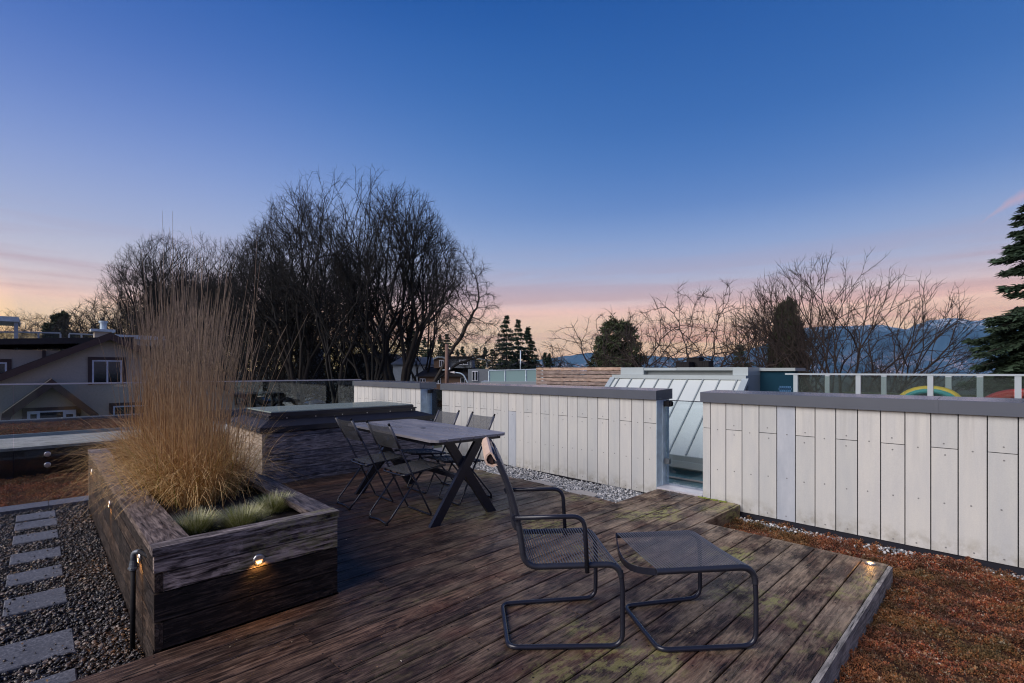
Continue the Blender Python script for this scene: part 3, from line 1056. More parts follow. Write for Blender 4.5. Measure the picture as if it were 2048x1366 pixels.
A0 = (BX0 - .03, BX1 + .03, BY0 - .025, BY1 + .03)
A1 = (2.09, 4.22, 6.50, 7.55)
MB().box(*A0, .640, .705).build('lower_flashing', M['dark_metal'], sb)
frustum(MB(), A0, (A1[0] - .02, A1[1] + .02, A1[2] - .02, A1[3] + .02), .7055, .775).build('sloped_flashing', M['flash'], sb)
MB().box(*A1, .7755, .815).build('curb', M['dark_metal'], sb)
MB().box(A1[0] - .015, A1[1] + .015, A1[2] - .015, A1[3] + .015, .8155, .835).box(A1[0] + .02, A1[1] - .02, A1[2] + .02, A1[3] - .02, .8355, .866).build('glazing_frame', M['dark_metal'], sb)
MB().box(A1[0] + .03, A1[1] - .03, A1[2] + .028, A1[3] - .03, .8665, .880).build('glass_pane', plain('green grey skylight pane', (0.24, 0.30, 0.28), .2, 0, .08, 3), sb)
m = MB()
for xs in np.arange(2.3, 4.2, .37):
    m.lathe([(.008, 0), (.008, -.003)], (xs, A1[2] - .001, .795), 8, 'y')
m.build('screw_heads', M['steel'], sb, kind='stuff')

# ---- white parapet walls
WX = 5.30


def parapet(y0, y1, edges, label, joint=.768, blue=(), blue_low=(), first_split=True, joints=()):
    w = ethis('parapet_wall', (WX, (y0 + y1) / 2, -.15), label, 'wall', 'parapet walls clad in pale upright boards')
    MB().box(WX + .03, WX + .30, y0 + .004, y1 - .004, -.5, 1.045).build('core', M['flash'], w)
    MB().box(WX + .012, WX + .028, y0 + .004, y1 - .004, -.22, -.082).build('base_flashing', M['flash'], w)
    sc_ = MB()
    for k, (a, b) in enumerate(zip(edges[:-1], edges[1:])):
        a_, b_ = min(a, b) + .0038, max(a, b) - .0038
        split = (k % 2 == 0) == first_split
        segs = [(-.078, joint - .003), (joint + .003, 1.048)] if split else [(-.078, 1.048)]
        for z0, z1 in segs:
            mt = M['cladding']
            if k in blue: mt = M['cladding_blue']
            if k in blue_low and z0 < 0: mt = M['cladding_blue']
            dx = random.uniform(0, .0015)
            MB().box(WX + dx, WX + .012, a_, b_, z0, z1).build('panel', mt, w)
        if b_ - a_ > .1:
            c = (a_ + b_) / 2
            zs = [joint - .055, joint + .045, .33, -.045] if split else [joint - .005, .335, -.04]
            for z in zs:
                sc_.lathe([(.0065, 0), (.0065, -.0012)], (WX - .0002, c + random.uniform(-.01, .01), z + random.uniform(-.01, .01)), 7, 'x')
    sc_.build('screw_heads', M['screw'], w, kind='stuff')
    cy = [y0 - .014] + list(joints) + [y1 + .014]
    for a, b in zip(cy[:-1], cy[1:]):
        m = MB()
        a2, b2 = a + (.002 if a in joints else 0), b - (.002 if b in joints else 0)
        prof = [(WX - .03, 1.052), (WX - .022, 1.05), (WX + .36, 1.05), (WX + .365, 1.052), (WX + .365, 1.176), (WX - .027, 1.161), (WX - .03, 1.158)]
        vs = [(x, a2, z) for x, z in prof] + [(x, b2, z) for x, z in prof]
        n_ = len(prof)
        m.add(vs, [tuple(range(n_)), tuple(range(n_, 2 * n_))[::-1]] + [(i_, n_ + i_, n_ + (i_ + 1) % n_, (i_ + 1) % n_) for i_ in range(n_)])
        m.build('coping', M['coping'], w)
    for j in joints:
        MB().box(WX - .033, WX + .367, j - .012, j + .012, 1.0505, 1.1615).build('joint_cover', M['coping'], w)
    return w


e3 = [2.43, 2.342] + [2.342 - .1676 * k for k in range(1, 26)]
w3 = parapet(e3[-1], 2.43, e3, 'right hand white board wall with long lilac grey coping, one board bluish', blue=(5,), joints=(.46,))
e2 = [2.994 + .17 * k for k in range(25)] + [7.29]
w2 = parapet(2.994, 7.29, e2, 'middle white board wall behind the dining table with lilac coping', blue_low=(14,), joints=(5.16,))
e1 = [7.985 + .1717 * k for k in range(17)]
w1_ = parapet(7.985, e1[-1], e1, 'short far white board wall beyond the skylight box')
for w, y, t_ in ((w2, 2.994, 1), (w1_, 7.985, 1)):
    MB().box(WX + .006, WX + .30, y - .004, y + .003, -.12, 1.047).build('end_plate', M['galv'], w)
    MB().box(WX + .13, WX + .145, y - .009, y - .0045, -.12, 1.046).build('end_rib', M['galv'], w)
MB().box(WX + .0, WX + .31, 2.434, 2.990, -.14, .014).build('door_sill', M['rail_cap'], w2)

for (ya, yb, lb) in ((2.44, 2.985, 'frameless glass gate panel in the gap between middle and right walls'), (7.30, 7.972, 'frameless glass panel in the gap between far and middle walls')):
    g = ethis('glass_gate', (WX + .2, (ya + yb) / 2, 0), lb, 'glass panel', 'glass panels closing the wall gaps')
    MB().box(WX + .19, WX + .202, ya, yb - .012, .03, 1.035).build('pane', M['glass_gate'], g)
    MB().box(WX + .186, WX + .206, ya, yb - .012, 1.0355, 1.044).build('edge_strip', M['dark_metal'], g)
    MB().box(WX + .15, WX + .24, yb - .075, yb - .006, .965, 1.03).box(WX + .165, WX + .225, yb - .09, yb - .075, .975, 1.02).build('hinge', M['black'], g)
    MB().box(WX + .17, WX + .22, yb - .06, yb - .006, .27, .335).build('hinge', M['dull_steel'], g)

# ---- glass guard across the far left side, fixed to a dark kerb wall with a pale timber top
gr = ethis('glass_guard', (2, 9.78, 0), 'long frameless glass guard with a thin pale top rail across the left', 'guard rail')
seams = [-2.2, -.226, 1.55, 3.32, 4.83]
for a, b in zip(seams[:-1], seams[1:]):
    MB().box(a + .005, b - .005, 9.774, 9.788, -.10, 1.196).build('pane', M['glass'], gr)
    for xs in (a + .345, b - .345):
        for z in (.19, .035):
            MB().lathe([(.012, .03), (.012, 0), (.038, 0), (.038, -.008), (.030, -.014), (.002, -.015)], (xs, 9.773, z), 20, 'y').build('bolt', M['steel'], gr)
MB().box(-2.2, 4.99, 9.766, 9.796, 1.197, 1.216).build('top_rail', M['rail_cap'], gr)
kw = ethis('kerb_wall', (1.5, 9.9, -.2), 'low dark wall topped with a wide weathered pale timber beam behind the glass', 'wall')
MB().box(-2.4, 5.3, 9.806, 9.98, -.5, .27).build('dark_face', M['flash'], kw)
MB().box(-2.4, 1.15, 9.80, 11.25, .272, .312).build('beam', M['grey_wood'], kw)
MB().box(1.155, 5.29, 9.80, 11.25, .272, .312).build('beam', M['grey_wood'], kw)
MB().box(-3, 5.3, 9.98, 15.6, -.5, .14).build('lower_roof', M['black'], kind='structure')
sedum_field('sedum', (-1.4, 3.0, 12.5, 15.0), 2600, lambda x, y: .245 + .008 * np.sin(x * 3) * np.sin(y * 4), 'orange brown sedum bed on the lower roof beyond the glass guard')
rt_ = ethis('roof_edging', (1, 12.45, .14), 'thin pale metal edging in front of the far sedum bed', 'edging')
MB().box(-3, 5.3, 12.42, 12.45, .14, .262).build('edging_strip', M['roof_pale'], rt_)
MB().box(-3, 5.3, 15.05, 15.45, .10, .315).build('outer_coping', M['coping'], rt_)

# ================================================================== FURNITURE
# ---- dining table
tb = empty('dining_table', (2.90, 3.50, 0), 'dark slatted outdoor dining table on crossed legs with an umbrella hole', 'table', rz=-radians(2.8))
TW, TL, TZ = .87, 1.87, .79
nb = 6
pw = TW / nb
for k in range(nb):
    xa, xb = -TW / 2 + k * pw + .005, -TW / 2 + (k + 1) * pw - .005
    c0 = .055
    if k == 0:
        poly = [(xa + c0, 0), (xb, 0), (xb, TL), (xa + c0, TL), (xa, TL - c0), (xa, c0)]
    elif k == nb - 1:
        poly = [(xa, 0), (xb - c0, 0), (xb, c0), (xb, TL - c0), (xb - c0, TL), (xa, TL)]
    else:
        poly = [(xa, 0), (xb, 0), (xb, TL), (xa, TL)]
    MB().prism(poly, 'z', TZ - .022, TZ).build('plank', M['tabletop'], tb)
MB().lathe([(.001, 0), (.030, 0), (.030, .0015), (.024, .0022), (.001, .0022)], (0, TL / 2 - .05, TZ), 20).build('umbrella_hole', M['black'], tb)
m = MB()
for y in (.06, TL - .10):
    m.box(-TW / 2 + .06, TW / 2 - .06, y, y + .06, TZ - .055, TZ - .0225)
m.box(-TW / 2 + .05, -TW / 2 + .085, .12, TL - .10, TZ - .062, TZ - .023).box(TW / 2 - .085, TW / 2 - .05, .12, TL - .10, TZ - .062, TZ - .023)
m.build('apron', M['dark_metal'], tb)
for yl in (.14, TL - .16):
    for (xf, xt, dy) in ((-.345, .165, -.012), (.345, -.165, .0275)):
        h2, yy0 = .052, yl + dy
        poly = [(xf - h2, 0), (xf + h2, 0), (xt + h2, TZ - .056), (xt - h2, TZ - .056)]
        MB().prism(poly, 'y', yy0 - .019, yy0 + .019).build('leg', M['dark_metal'], tb)
MB().box(-.025, .025, .20, TL - .18, .36, .40).build('stretcher', M['dark_metal'], tb)


# ---- folding chairs (local: seat faces +x, origin on the deck between the rear feet)
def folding_chair():
    t = empty('folding_chair', (0, 0, 0), 'x', 'chair', 'folding mesh chairs round the dining table')
    hw, r = .205, .0095
    top, ff = np.array((.0, .0, .905)), np.array((.455, 0, .010))
    d = top - ff
    def post(s_): return ff + d * s_
    # back posts joined by a bar on the deck
    pts = [(top[0], -hw, top[2]), (ff[0], -hw, ff[2]), (ff[0], hw, ff[2]), (top[0], hw, top[2])]
    MB().tube(fillet(pts, .03, 5), r, 8).build('back_frame', M['dark_metal'], t)
    # rear legs joined by a slightly bowed bar
    rr = hw - .024
    pts = [(.37, -rr, .452), (.02, -rr, .05), (-.0, -rr + .03, .010), (.022, 0, .012), (-.0, rr - .03, .010), (.02, rr, .05), (.37, rr, .452)]
    MB().tube(fillet(pts, .03, 4), r, 8).build('rear_legs', M['dark_metal'], t)
    for sy in (-1, 1):
        MB().lathe([(.013, -.002), (.014, .008), (.010, .016)], (0.0, sy * (rr - .03), .0), 8).build('foot_cap', M['black'], t)
    # seat frame
    sw = hw - .006
    pts = [(.63, -sw + .01, .470), (.175, -sw, .432), (.150, -sw + .05, .428), (.150, sw - .05, .428), (.175, sw, .432), (.63, sw - .01, .470)]
    MB().tube(fillet(pts, .03, 4), r, 8).tube([(.60, -sw + .01, .468), (.60, sw - .01, .468)], r * .9, 8).build('seat_frame', M['dark_metal'], t)
    # seat sling, sagging
    def sling(name, A, B, width, sag, nrm, n=8, m_=6, th=.004):
        A, B, nrm = map(lambda q: np.array(q, float), (A, B, nrm))
        vs, fs = [], []
        for side in (0, 1):
            for i_ in range(n + 1):
                for j in range(m_ + 1):
                    u_, v_ = i_ / n, j / m_
                    p = A + (B - A) * u_
                    p = p + np.array((0, width * (v_ - .5), 0)) - nrm * (sag * (1 - (2 * v_ - 1) ** 2) * (.6 + .4 * sin(pi * u_)) + th * side)
                    vs.append(p)
        K = (n + 1) * (m_ + 1)
        for i_ in range(n):
            for j in range(m_):
                a = i_ * (m_ + 1) + j
                q = (a, a + 1, a + m_ + 2, a + m_ + 1)
                fs.append(q); fs.append(tuple(x + K for x in q[::-1]))
        mm = MB().add(vs, fs, True)
        return mm.build(name, M['sling'], t)
    sling('seat', (.19, 0, .445), (.61, 0, .480), 2 * sw, .012, (0, 0, 1))
    p0, p1 = post(.985), post(.76)
    sling('backrest', p0 + np.array((0, 0, .004)), p1, 2 * hw + .008, .022, (1, 0, .5))
    for sy in (-1, 1):
        a = post(.995) + np.array((0, sy * hw, 0)); b = post(.76) + np.array((0, sy * hw, 0))
        MB().tube([a, b], .0135, 8).build('fabric_sleeve', M['cord'], t)
        MB().tube([post(1.0) + np.array((0, sy * hw, 0)), post(1.02) + np.array((0, sy * hw, 0))], .0105, 8).build('post_cap', M['black'], t)
        MB().lathe([(.012, -.012), (.014, 0), (.012, .012)], (.245, sy * (hw - .01), .432), 8, 'y').build('pivot', M['black'], t)
    return t


ch0 = folding_chair()
spots = [(2.27, 4.12, 0, 'folding mesh chair, nearer one on the left side of the table'),
         (2.265, 4.82, radians(-3), 'folding mesh chair, farther one on the left side of the table'),
         (3.60, 4.18, pi + radians(-4), 'folding mesh chair, nearer one on the right side of the table'),
         (3.62, 4.84, pi + radians(-2), 'folding mesh chair, farther one on the right side of the table')]
for k, (x, y, a, lb) in enumerate(spots):
    c_ = ch0 if k == 0 else copy_tree(ch0)
    c_.location = (x, y, .001)
    c_.rotation_euler = (0, 0, a)
    c_['label'] = lb


# ---- cantilever lounge chair and its stool: tube frames strung with cord
def strings(name, path, y0, y1, n, r, mat, parent, sag=.004, wrap=None):
    """cords across a frame between two side rails following the same path"""
    path = [np.array(p, float) for p in path]
    L = [0]
    for a, b in zip(path[:-1], path[1:]):
        L.append(L[-1] + np.linalg.norm(b - a))
    m = MB()
    for k in range(n):
        s_ = L[-1] * (k + .5) / n
        i_ = next(q for q in range(len(L) - 1) if s_ <= L[q + 1] + 1e-9)
        f = (s_ - L[i_]) / (L[i_ + 1] - L[i_])
        p = path[i_] * (1 - f) + path[i_ + 1] * f
        d = path[i_ + 1] - path[i_]; d /= np.linalg.norm(d)
        nrm = np.cross(d, (0, 1, 0)); nrm /= np.linalg.norm(nrm)
        if nrm[2] < 0 and abs(nrm[2]) > .3: nrm = -nrm
        pts = [p + np.array((0, y0, 0)) + nrm * .014, p + np.array((0, (y0 * 3 + y1) / 4, 0)) + nrm * (.014 - sag), p + np.array((0, (y0 + y1) / 2, 0)) + nrm * (.014 - sag * 1.3), p + np.array((0, (y0 + y1 * 3) / 4, 0)) + nrm * (.014 - sag), p + np.array((0, y1, 0)) + nrm * .014]
        m.tube(pts, r, 5, False)
    return m.build(name, mat, parent, kind='stuff')


def wrap_tube(path, y, r, pitch, mat, name, parent):
    """cord wound round a rail: a ribbed sleeve"""
    path = [np.array(p, float) + np.array((0, y, 0)) for p in path]
    out, R = [], []
    for a, b in zip(path[:-1], path[1:]):
        l = np.linalg.norm(b - a)
        n = max(1, int(round(l / pitch)))
        for k in range(n):
            out.append(a + (b - a) * k / n); R.append(r)
            out.append(a + (b - a) * (k + .5) / n); R.append(r * .84)
    out.append(path[-1]); R.append(r)
    return MB().tube(out, R, 8).build(name, mat, parent)


LA = math.atan2(-.632, .775)
lc = empty('lounge_chair', (2.12, 1.385, .001), 'black cantilever armchair of strung cord with a tan leather headrest, seen side on', 'lounge chair', rz=LA)
WD = .53
side = fillet([(-.650, 0, .985), (-.62, 0, .930), (-.572, 0, .820), (-.536, 0, .690), (-.515, 0, .58), (-.497, 0, .425), (-.005, 0, .425), (.0, 0, .013)], [.1, .1, .1, .1, .075, .085], 7)
base_z = .013
full = [tuple(p) for p in fillet([tuple(side[-8]), (0, 0, base_z), (-.565, .03, base_z), (-.565, WD - .03, base_z), (0, WD, base_z), (0, WD, .30)], [.06, .055, .055, .06], 7)]
left = side[:-1]
right = [p + np.array((0, WD, 0)) for p in left]
frame = MB()
loop = [*left[:-1]] + fillet([(0, 0, .30), (0, 0, base_z), (-.575, .035, base_z), (-.575, WD - .035, base_z), (0, WD, base_z), (0, WD, .30)], [.065, .055, .055, .065], 7) + [p for p in right[:-1][::-1]]
frame.tube(loop, .0125, 10)
frame.tube([(-.648, 0, .975), (-.648, WD, .975)], .011, 8)
frame.build('frame', M['dark_metal'], lc)
wp = [p for p in side if p[2] > .36 and p[2] < .96]
wrap_tube(wp, 0, .0165, .0075, M['wrap'], 'cord_wrap', lc)
wrap_tube(wp, WD, .0165, .0075, M['wrap'], 'cord_wrap', lc)
strings('woven_cords', wp, 0, WD, 70, .0032, M['cord'], lc, .003)
for y in (-.018, WD + .018):
    arm = fillet([(-.545, y, .676), (-.20, y, .676), (-.185, y, .395)], .065, 7)
    MB().tube(arm, .0115, 10).lathe([(.0165, -.012), (.0165, .012)], (-.545, y * .6 + (0 if y < 0 else WD * .4), .676), 10, 'y').build('armrest', M['dark_metal'], lc)
# leather headrest folded over the top of the back
hr = MB()
prof = [(-.628, .935), (-.655, .925), (-.687, .938), (-.696, .962), (-.688, .986), (-.668, 1.000), (-.656, .995), (-.643, .970), (-.622, .94)]
outer = prof
inner = [(-.633, .943), (-.655, .934), (-.679, .944), (-.686, .962), (-.680, .980), (-.668, .991), (-.661, .987), (-.650, .967), (-.629, .945)]
n_ = len(outer)
for y0, y1 in ((-.012, WD + .012),):
    vs = [(x, y0, z) for x, z in outer] + [(x, y1, z) for x, z in outer] + [(x, y0, z) for x, z in inner] + [(x, y1, z) for x, z in inner]
    fs = []
    for k in range(n_ - 1):
        fs.append((k, k + 1, n_ + k + 1, n_ + k))
        fs.append((2 * n_ + k + 1, 2 * n_ + k, 3 * n_ + k, 3 * n_ + k + 1))
        fs.append((k + 1, k, 2 * n_ + k, 2 * n_ + k + 1))
        fs.append((n_ + k, n_ + k + 1, 3 * n_ + k + 1, 3 * n_ + k))
    hr.add(vs, fs)
hr.build('headrest', M['leather'], lc)
MB().prism([(-.650, .940), (-.674, .948), (-.680, .962), (-.668, .984), (-.652, .965)], 'y', .004, WD - .004).build('headrest_lining', M['dark_brown'], lc)

OA = math.atan2(-.578, .816)
ot = empty('footstool', (2.605, .918, .001), 'black strung cord footstool with a curved rear edge, no backrest', 'footstool', rz=OA)
side = fillet([(-.535, 0, .418), (-.005, 0, .410), (.0, 0, .013)], [.085], 8)
left = side[:-1]
loop = [*left] + fillet([(0, 0, .25), (0, 0, base_z), (-.50, .035, base_z), (-.50, WD - .035, base_z), (0, WD, base_z), (0, WD, .25)], [.07, .055, .055, .07], 7) + [p + np.array((0, WD, 0)) for p in left[::-1]]
MB().tube(loop, .0125, 10).build('frame', M['dark_metal'], ot)
wrap_tube([p for p in side if p[2] > .32], 0, .0165, .0075, M['wrap'], 'cord_wrap', ot)
wrap_tube([p for p in side if p[2] > .32], WD, .0165, .0075, M['wrap'], 'cord_wrap', ot)
strings('woven_cords', [p for p in side if p[2] > .35], 0, WD, 36, .0034, M['cord'], ot, .004)
m = MB()
vs, fs = [], []
K = 14
for i_ in range(K + 1):
    t_ = i_ / K
    s_ = sin(pi * t_)
    c_ = np.array((-.535 - .055 * s_, WD * t_, .418 - .055 * s_))
    for dz, dx in ((.016, -.002), (.016, .003), (-.018, .003), (-.018, -.002)):
        vs.append(c_ + np.array((dx, 0, dz)))
for i_ in range(K):
    for k in range(4):
        a, b = i_ * 4 + k, i_ * 4 + (k + 1) % 4
        fs.append((a, b, b + 4, a + 4))
fs += [(0, 1, 2, 3), (K * 4 + 3, K * 4 + 2, K * 4 + 1, K * 4)]
m.add(vs, fs)
m.build('edge_strap', M['dark_metal'], ot)


# ================================================================== PLANTS IN THE PLANTER
def ribbons(N, base, dirn, length, width, droop, segs, curl=None):
    """N curved flat blades as quads; returns V, Q"""
    a = np.arctan2(dirn[:, 1], dirn[:, 0])
    side = np.stack([-np.sin(a), np.cos(a), np.zeros(N)], -1)
    V = []
    p = base.copy()
    d = dirn / np.linalg.norm(dirn, axis=1, keepdims=True)
    for s_ in range(segs + 1):
        w = width * (1 - (s_ / segs) ** 1.5 * .9)
        V.append(p - side * w[:, None]); V.append(p + side * w[:, None])
        p = p + d * (length / segs)[:, None]
        d = d + np.stack([np.zeros(N), np.zeros(N), -droop / segs], -1)
        d /= np.linalg.norm(d, axis=1, keepdims=True)
    V = np.stack(V, 1)
    Q = []
    for s_ in range(segs):
        Q.append([2 * s_, 2 * s_ + 1, 2 * s_ + 3, 2 * s_ + 2])
    Q = (np.array(Q)[None] + (np.arange(N) * (2 * segs + 2))[:, None, None]).reshape(-1, 4)
    return V.reshape(-1, 3), Q


def thin_stems(N, P0, P1, P2, r0, r1, segs=7):
    """three-sided stems along quadratic curves"""
    ts = np.linspace(0, 1, segs + 1)
    rings = []
    for t_ in ts:
        c = (1 - t_) ** 2 * P0 + 2 * t_ * (1 - t_) * P1 + t_ ** 2 * P2
        r = r0 + (r1 - r0) * t_
        for k in range(3):
            a = 2 * pi * k / 3
            rings.append(c + np.stack([np.cos(a) * r, np.sin(a) * r, np.zeros(N)], -1))
    V = np.stack(rings, 1)
    Q = []
    for s_ in range(segs):
        for k in range(3):
            Q.append([s_ * 3 + k, s_ * 3 + (k + 1) % 3, (s_ + 1) * 3 + (k + 1) % 3, (s_ + 1) * 3 + k])
    Q = (np.array(Q)[None] + (np.arange(N) * (3 * (segs + 1)))[:, None, None]).reshape(-1, 4)
    return V.reshape(-1, 3), Q


rg = ethis('reed_grass', (.88, 5.3, .44), 'tall dense clump of dry tan feather reed grass filling the timber planter', 'ornamental grass')
cents = np.array([(.82, 4.15), (1.02, 4.35), (.76, 4.5), (.95, 4.75), (.80, 5.0), (1.03, 5.15), (.84, 5.45), (.98, 5.7), (.76, 5.85), (.88, 6.15)])


def around(N, spread):
    c = cents[rng.integers(0, len(cents), N)]
    off = rng.normal(0, spread, (N, 2))
    return c, np.c_[c + off, np.full(N, .435)], off


N = 860
c, P0, off = around(N, .07)
H = np.clip(rng.normal(1.34, .21, N), .6, 1.78)
lean = off * rng.uniform(.2, 1.0, (N, 1)) + rng.normal(0, .04, (N, 2)) + np.c_[(c[:, 0] - .85) * .55 + .03, (c[:, 1] - 5.3) * .02] * rng.uniform(.3, 1.3, (N, 1))
P2 = P0 + np.c_[lean, H]
P1 = P0 + np.c_[lean * .30, H * .55]
V, Q = thin_stems(N, P0, P1, P2, np.full(N, .0021)[:, None][:, 0], np.full(N, .0009))
o = np_mesh('stems', V, Q, M['stem'], rg, nper=4); o['kind'] = 'stuff'
# a few tall strays
N2 = 22
c, P0s, off = around(N2, .09)
Hs = rng.uniform(1.7, 2.15, N2)
lean = rng.normal(0, .10, (N2, 2)) + off
Vs, Qs = thin_stems(N2, P0s, P0s + np.c_[lean * .3, Hs * .55], P0s + np.c_[lean, Hs], np.full(N2, .0021), np.full(N2, .0009))
o = np_mesh('tall_stems', Vs, Qs, M['stem'], rg, nper=4); o['kind'] = 'stuff'
# one long stem leaning right over the box
Vs, Qs = thin_stems(3, np.array([(1.12, 4.3, .44), (1.1, 4.5, .44), (1.05, 4.6, .44)]), np.array([(1.35, 4.42, 1.1), (1.28, 4.6, 1.1), (1.2, 4.7, 1.1)]), np.array([(1.82, 4.6, 1.93), (1.50, 4.75, 1.85), (1.42, 4.8, 2.0)]), np.full(3, .0025), np.full(3, .0012))
o = np_mesh('leaning_stems', Vs, Qs, M['stem'], rg, nper=4); o['kind'] = 'stuff'
# narrow seed heads on the upper third
tipsel = rng.random(N) < .75
A = (P1 * .28 + P2 * .72)[tipsel]
B = P2[tipsel]
Vh, Qh = thin_stems(len(A), A, (A + B) / 2 + rng.normal(0, .004, A.shape), B, np.full(len(A), .0026), np.full(len(A), .0008), 3)
o = np_mesh('seed_heads', Vh, Qh, M['seed'], rg, nper=4); o['kind'] = 'stuff'
N = 5200
c, P0, off = around(N, .085)
a = np.arctan2(off[:, 1], off[:, 0]) + rng.normal(0, .5, N)
up = rng.uniform(1.0, 3.4, N)
dirn = np.stack([np.cos(a), np.sin(a), up], -1)
V, Q = ribbons(N, P0, dirn, rng.uniform(.35, .82, N), rng.uniform(.0014, .0034, N), rng.uniform(.6, 2.6, N), 7)
o = np_mesh('blades', V, Q, M['blade'], rg, nper=4); o['kind'] = 'stuff'
N = 420
c, P0, off = around(N, .10)
a = np.arctan2(off[:, 1], off[:, 0]) + rng.normal(0, .5, N)
dirn = np.stack([np.cos(a), np.sin(a), rng.uniform(1.2, 4, N)], -1)
V, Q = ribbons(N, P0, dirn, rng.uniform(.3, .6, N), rng.uniform(.002, .0042, N), rng.uniform(.5, 1.8, N), 6)
o = np_mesh('green_blades', V, Q, M['blade_green'], rg, nper=4); o['kind'] = 'stuff'
# limp stems fallen outward over both edges
N = 300
c, P0, off = around(N, .12)
sgn = np.where(rng.random(N) < .55, -1, 1)
a = np.where(sgn < 0, pi + rng.normal(0, .6, N), rng.normal(0, .6, N))
dirn = np.stack([np.cos(a), np.sin(a), rng.uniform(.3, 1.0, N)], -1)
V, Q = ribbons(N, P0 + np.array((0, 0, .06)), dirn, rng.uniform(.4, .75, N), rng.uniform(.0012, .002, N), rng.uniform(.9, 1.7, N), 8)
o = np_mesh('fallen_stems', V, Q, M['stem'], rg, nper=4); o['kind'] = 'stuff'

for k, (x, y, r, lb) in enumerate(((.68, 3.40, .13, 'small green fescue tuft in the front left corner of the planter'),
                                   (.915, 3.34, .15, 'silvery green fescue tuft in the middle of the planter front'),
                                   (1.16, 3.53, .14, 'bushy fescue tuft in the front right corner of the planter'))):
    ft = ethis('fescue_tuft', (x, y, .44), lb, 'grass tuft', 'low green tufts at the planter front')
    for nm, mt, N, wv in (('blades', M['fescue'], 1500, 1), ('pale_blades', M['fescue_light'], 800, 1.1)):
        a = rng.uniform(0, 2 * pi, N)
        rad = rng.random(N) ** .5 * r * .5
        P0 = np.c_[x + np.cos(a) * rad, y + np.sin(a) * rad, np.full(N, .43)]
        dirn = np.stack([np.cos(a) * rad / r * 2.2, np.sin(a) * rad / r * 2.2, rng.uniform(.8, 1.6, N)], -1) + rng.normal(0, .18, (N, 3))
        V, Q = ribbons(N, P0, dirn, rng.uniform(.065, .15, N) * wv, rng.uniform(.0010, .0018, N), rng.uniform(.2, .9, N), 4)
        o = np_mesh(nm, V, Q, mt, ft, nper=4); o['kind'] = 'stuff'
# moss cushions at the foot of the right wall
m = MB()
mv, mf = ico()
for k in range(60):
    c_ = (5.27 - abs(random.gauss(0, .02)), 2.46 - random.random() * .3, .004)
    r_ = random.uniform(.006, .016)
    m.add([(c_[0] + p[0] * r_, c_[1] + p[1] * r_, c_[2] + p[2] * r_ * .6) for p in mv], mf.tolist())
tag(m.build('moss', M['moss'], loc=(5.26, 2.3, 0)), 'bright green moss on the deck at the foot of the right wall', 'moss', kind='stuff')

def bits(name, n, region, z, mat, label, size=(.006, .016)):
    x = rng.uniform(region[0], region[1], n); y = rng.uniform(region[2], region[3], n)
    a = rng.uniform(0, 2 * pi, n); l = rng.uniform(size[0], size[1], n); w = l * rng.uniform(.25, .6, n)
    c_ = np.stack([x, y, np.full(n, z)], -1)
    d_ = np.stack([np.cos(a), np.sin(a), rng.normal(0, .12, n)], -1); e_ = np.stack([-np.sin(a), np.cos(a), rng.normal(0, .25, n)], -1)
    V = np.stack([c_ - d_ * l[:, None], c_ + e_ * w[:, None] + (0, 0, .003), c_ + d_ * l[:, None], c_ - e_ * w[:, None] + (0, 0, .003)], 1).reshape(-1, 3)
    o = np_mesh(name, V, np.arange(n * 4).reshape(-1, 4), mat, nper=4)
    tag(o, label, 'litter', kind='stuff')


M['leafbit'] = scatter_mat('dry leaf bits', [(0.0, (0.10, 0.05, 0.02)), (0.6, (0.22, 0.13, 0.05)), (1.0, (0.5, 0.45, 0.35))], .05, .8).m
bits('leaf_litter', 210, (.6, 4.35, .68, 2.95), .004, M['leafbit'], 'tiny dry leaf scraps scattered over the near deck boards', (.003, .008))
bits('leaf_litter', 120, (1.45, 4.4, 3.0, 6.2), .004, M['leafbit'], 'tiny dry leaf scraps on the deck round the table', (.004, .010))
bits('leaf_litter', 70, (-.2, .4, 3.0, 7.4), -.108, M['leafbit'], 'brown leaf scraps on the pebble path', (.006, .014))


# ================================================================== NEIGHBOURS' ROOFS TO THE RIGHT
def ray(u, v):
    return FW + RT * (u - CX) / F + np.array([0, 0, -(v - HY) / F])


def onY(u, v, Yp):
    r = ray(u, v); return np.array([0, 0, CH]) + r * (Yp / r[1])


def onX(u, v, Xp):
    r = ray(u, v); return np.array([0, 0, CH]) + r * (Xp / r[0])


MB().box(6.9, 22, -6, 9.5, -3.2, -.95).build('neighbour_roof_slab', M['terrace'], kind='structure')
sk = ethis('sloped_skylight', (7.5, 4.3, -.9), 'neighbouring roof light with sloping opal glass, upright ribs and a pale top housing', 'skylight')
YA, YB = 3.02, 5.50
sx0, sz0, sx1, sz1 = 6.90, .135, 8.10, 1.245
MB().add([(sx0, YA, sz0), (sx1, YA, sz1), (sx1, YB, sz1), (sx0, YB, sz0), (sx0 + .03, YA, sz0 - .05), (sx1 + .03, YA, sz1 - .05), (sx1 + .03, YB, sz1 - .05), (sx0 + .03, YB, sz0 - .05)],
         [(0, 1, 2, 3), (4, 7, 6, 5), (0, 4, 5, 1), (1, 5, 6, 2), (2, 6, 7, 3), (3, 7, 4, 0)]).build('slope_sheet', M['opal'], sk)
for k in range(9):
    y = 3.14 + .2775 * k
    MB().bar((sx0 + .0, y, sz0 + .012), (sx1, y, sz1 + .012), .018, .03, (0, 0, 1)).build('rib', M['sill'], sk)
for y in (YA - .01, YB + .01):
    MB().bar((sx0, y, sz0 + .01), (sx1, y, sz1 + .01), .10, .05).build('edge_frame', M['roof_pale'], sk)
MB().box(sx0 - .02, sx0 + .06, YA - .05, YB + .05, .055, .13).build('lower_rail', M['sill'], sk)
MB().box(sx0 - .03, sx0 + .05, YA - .05, YB + .05, -.045, .0545).build('gutter', M['roof_pale'], sk)
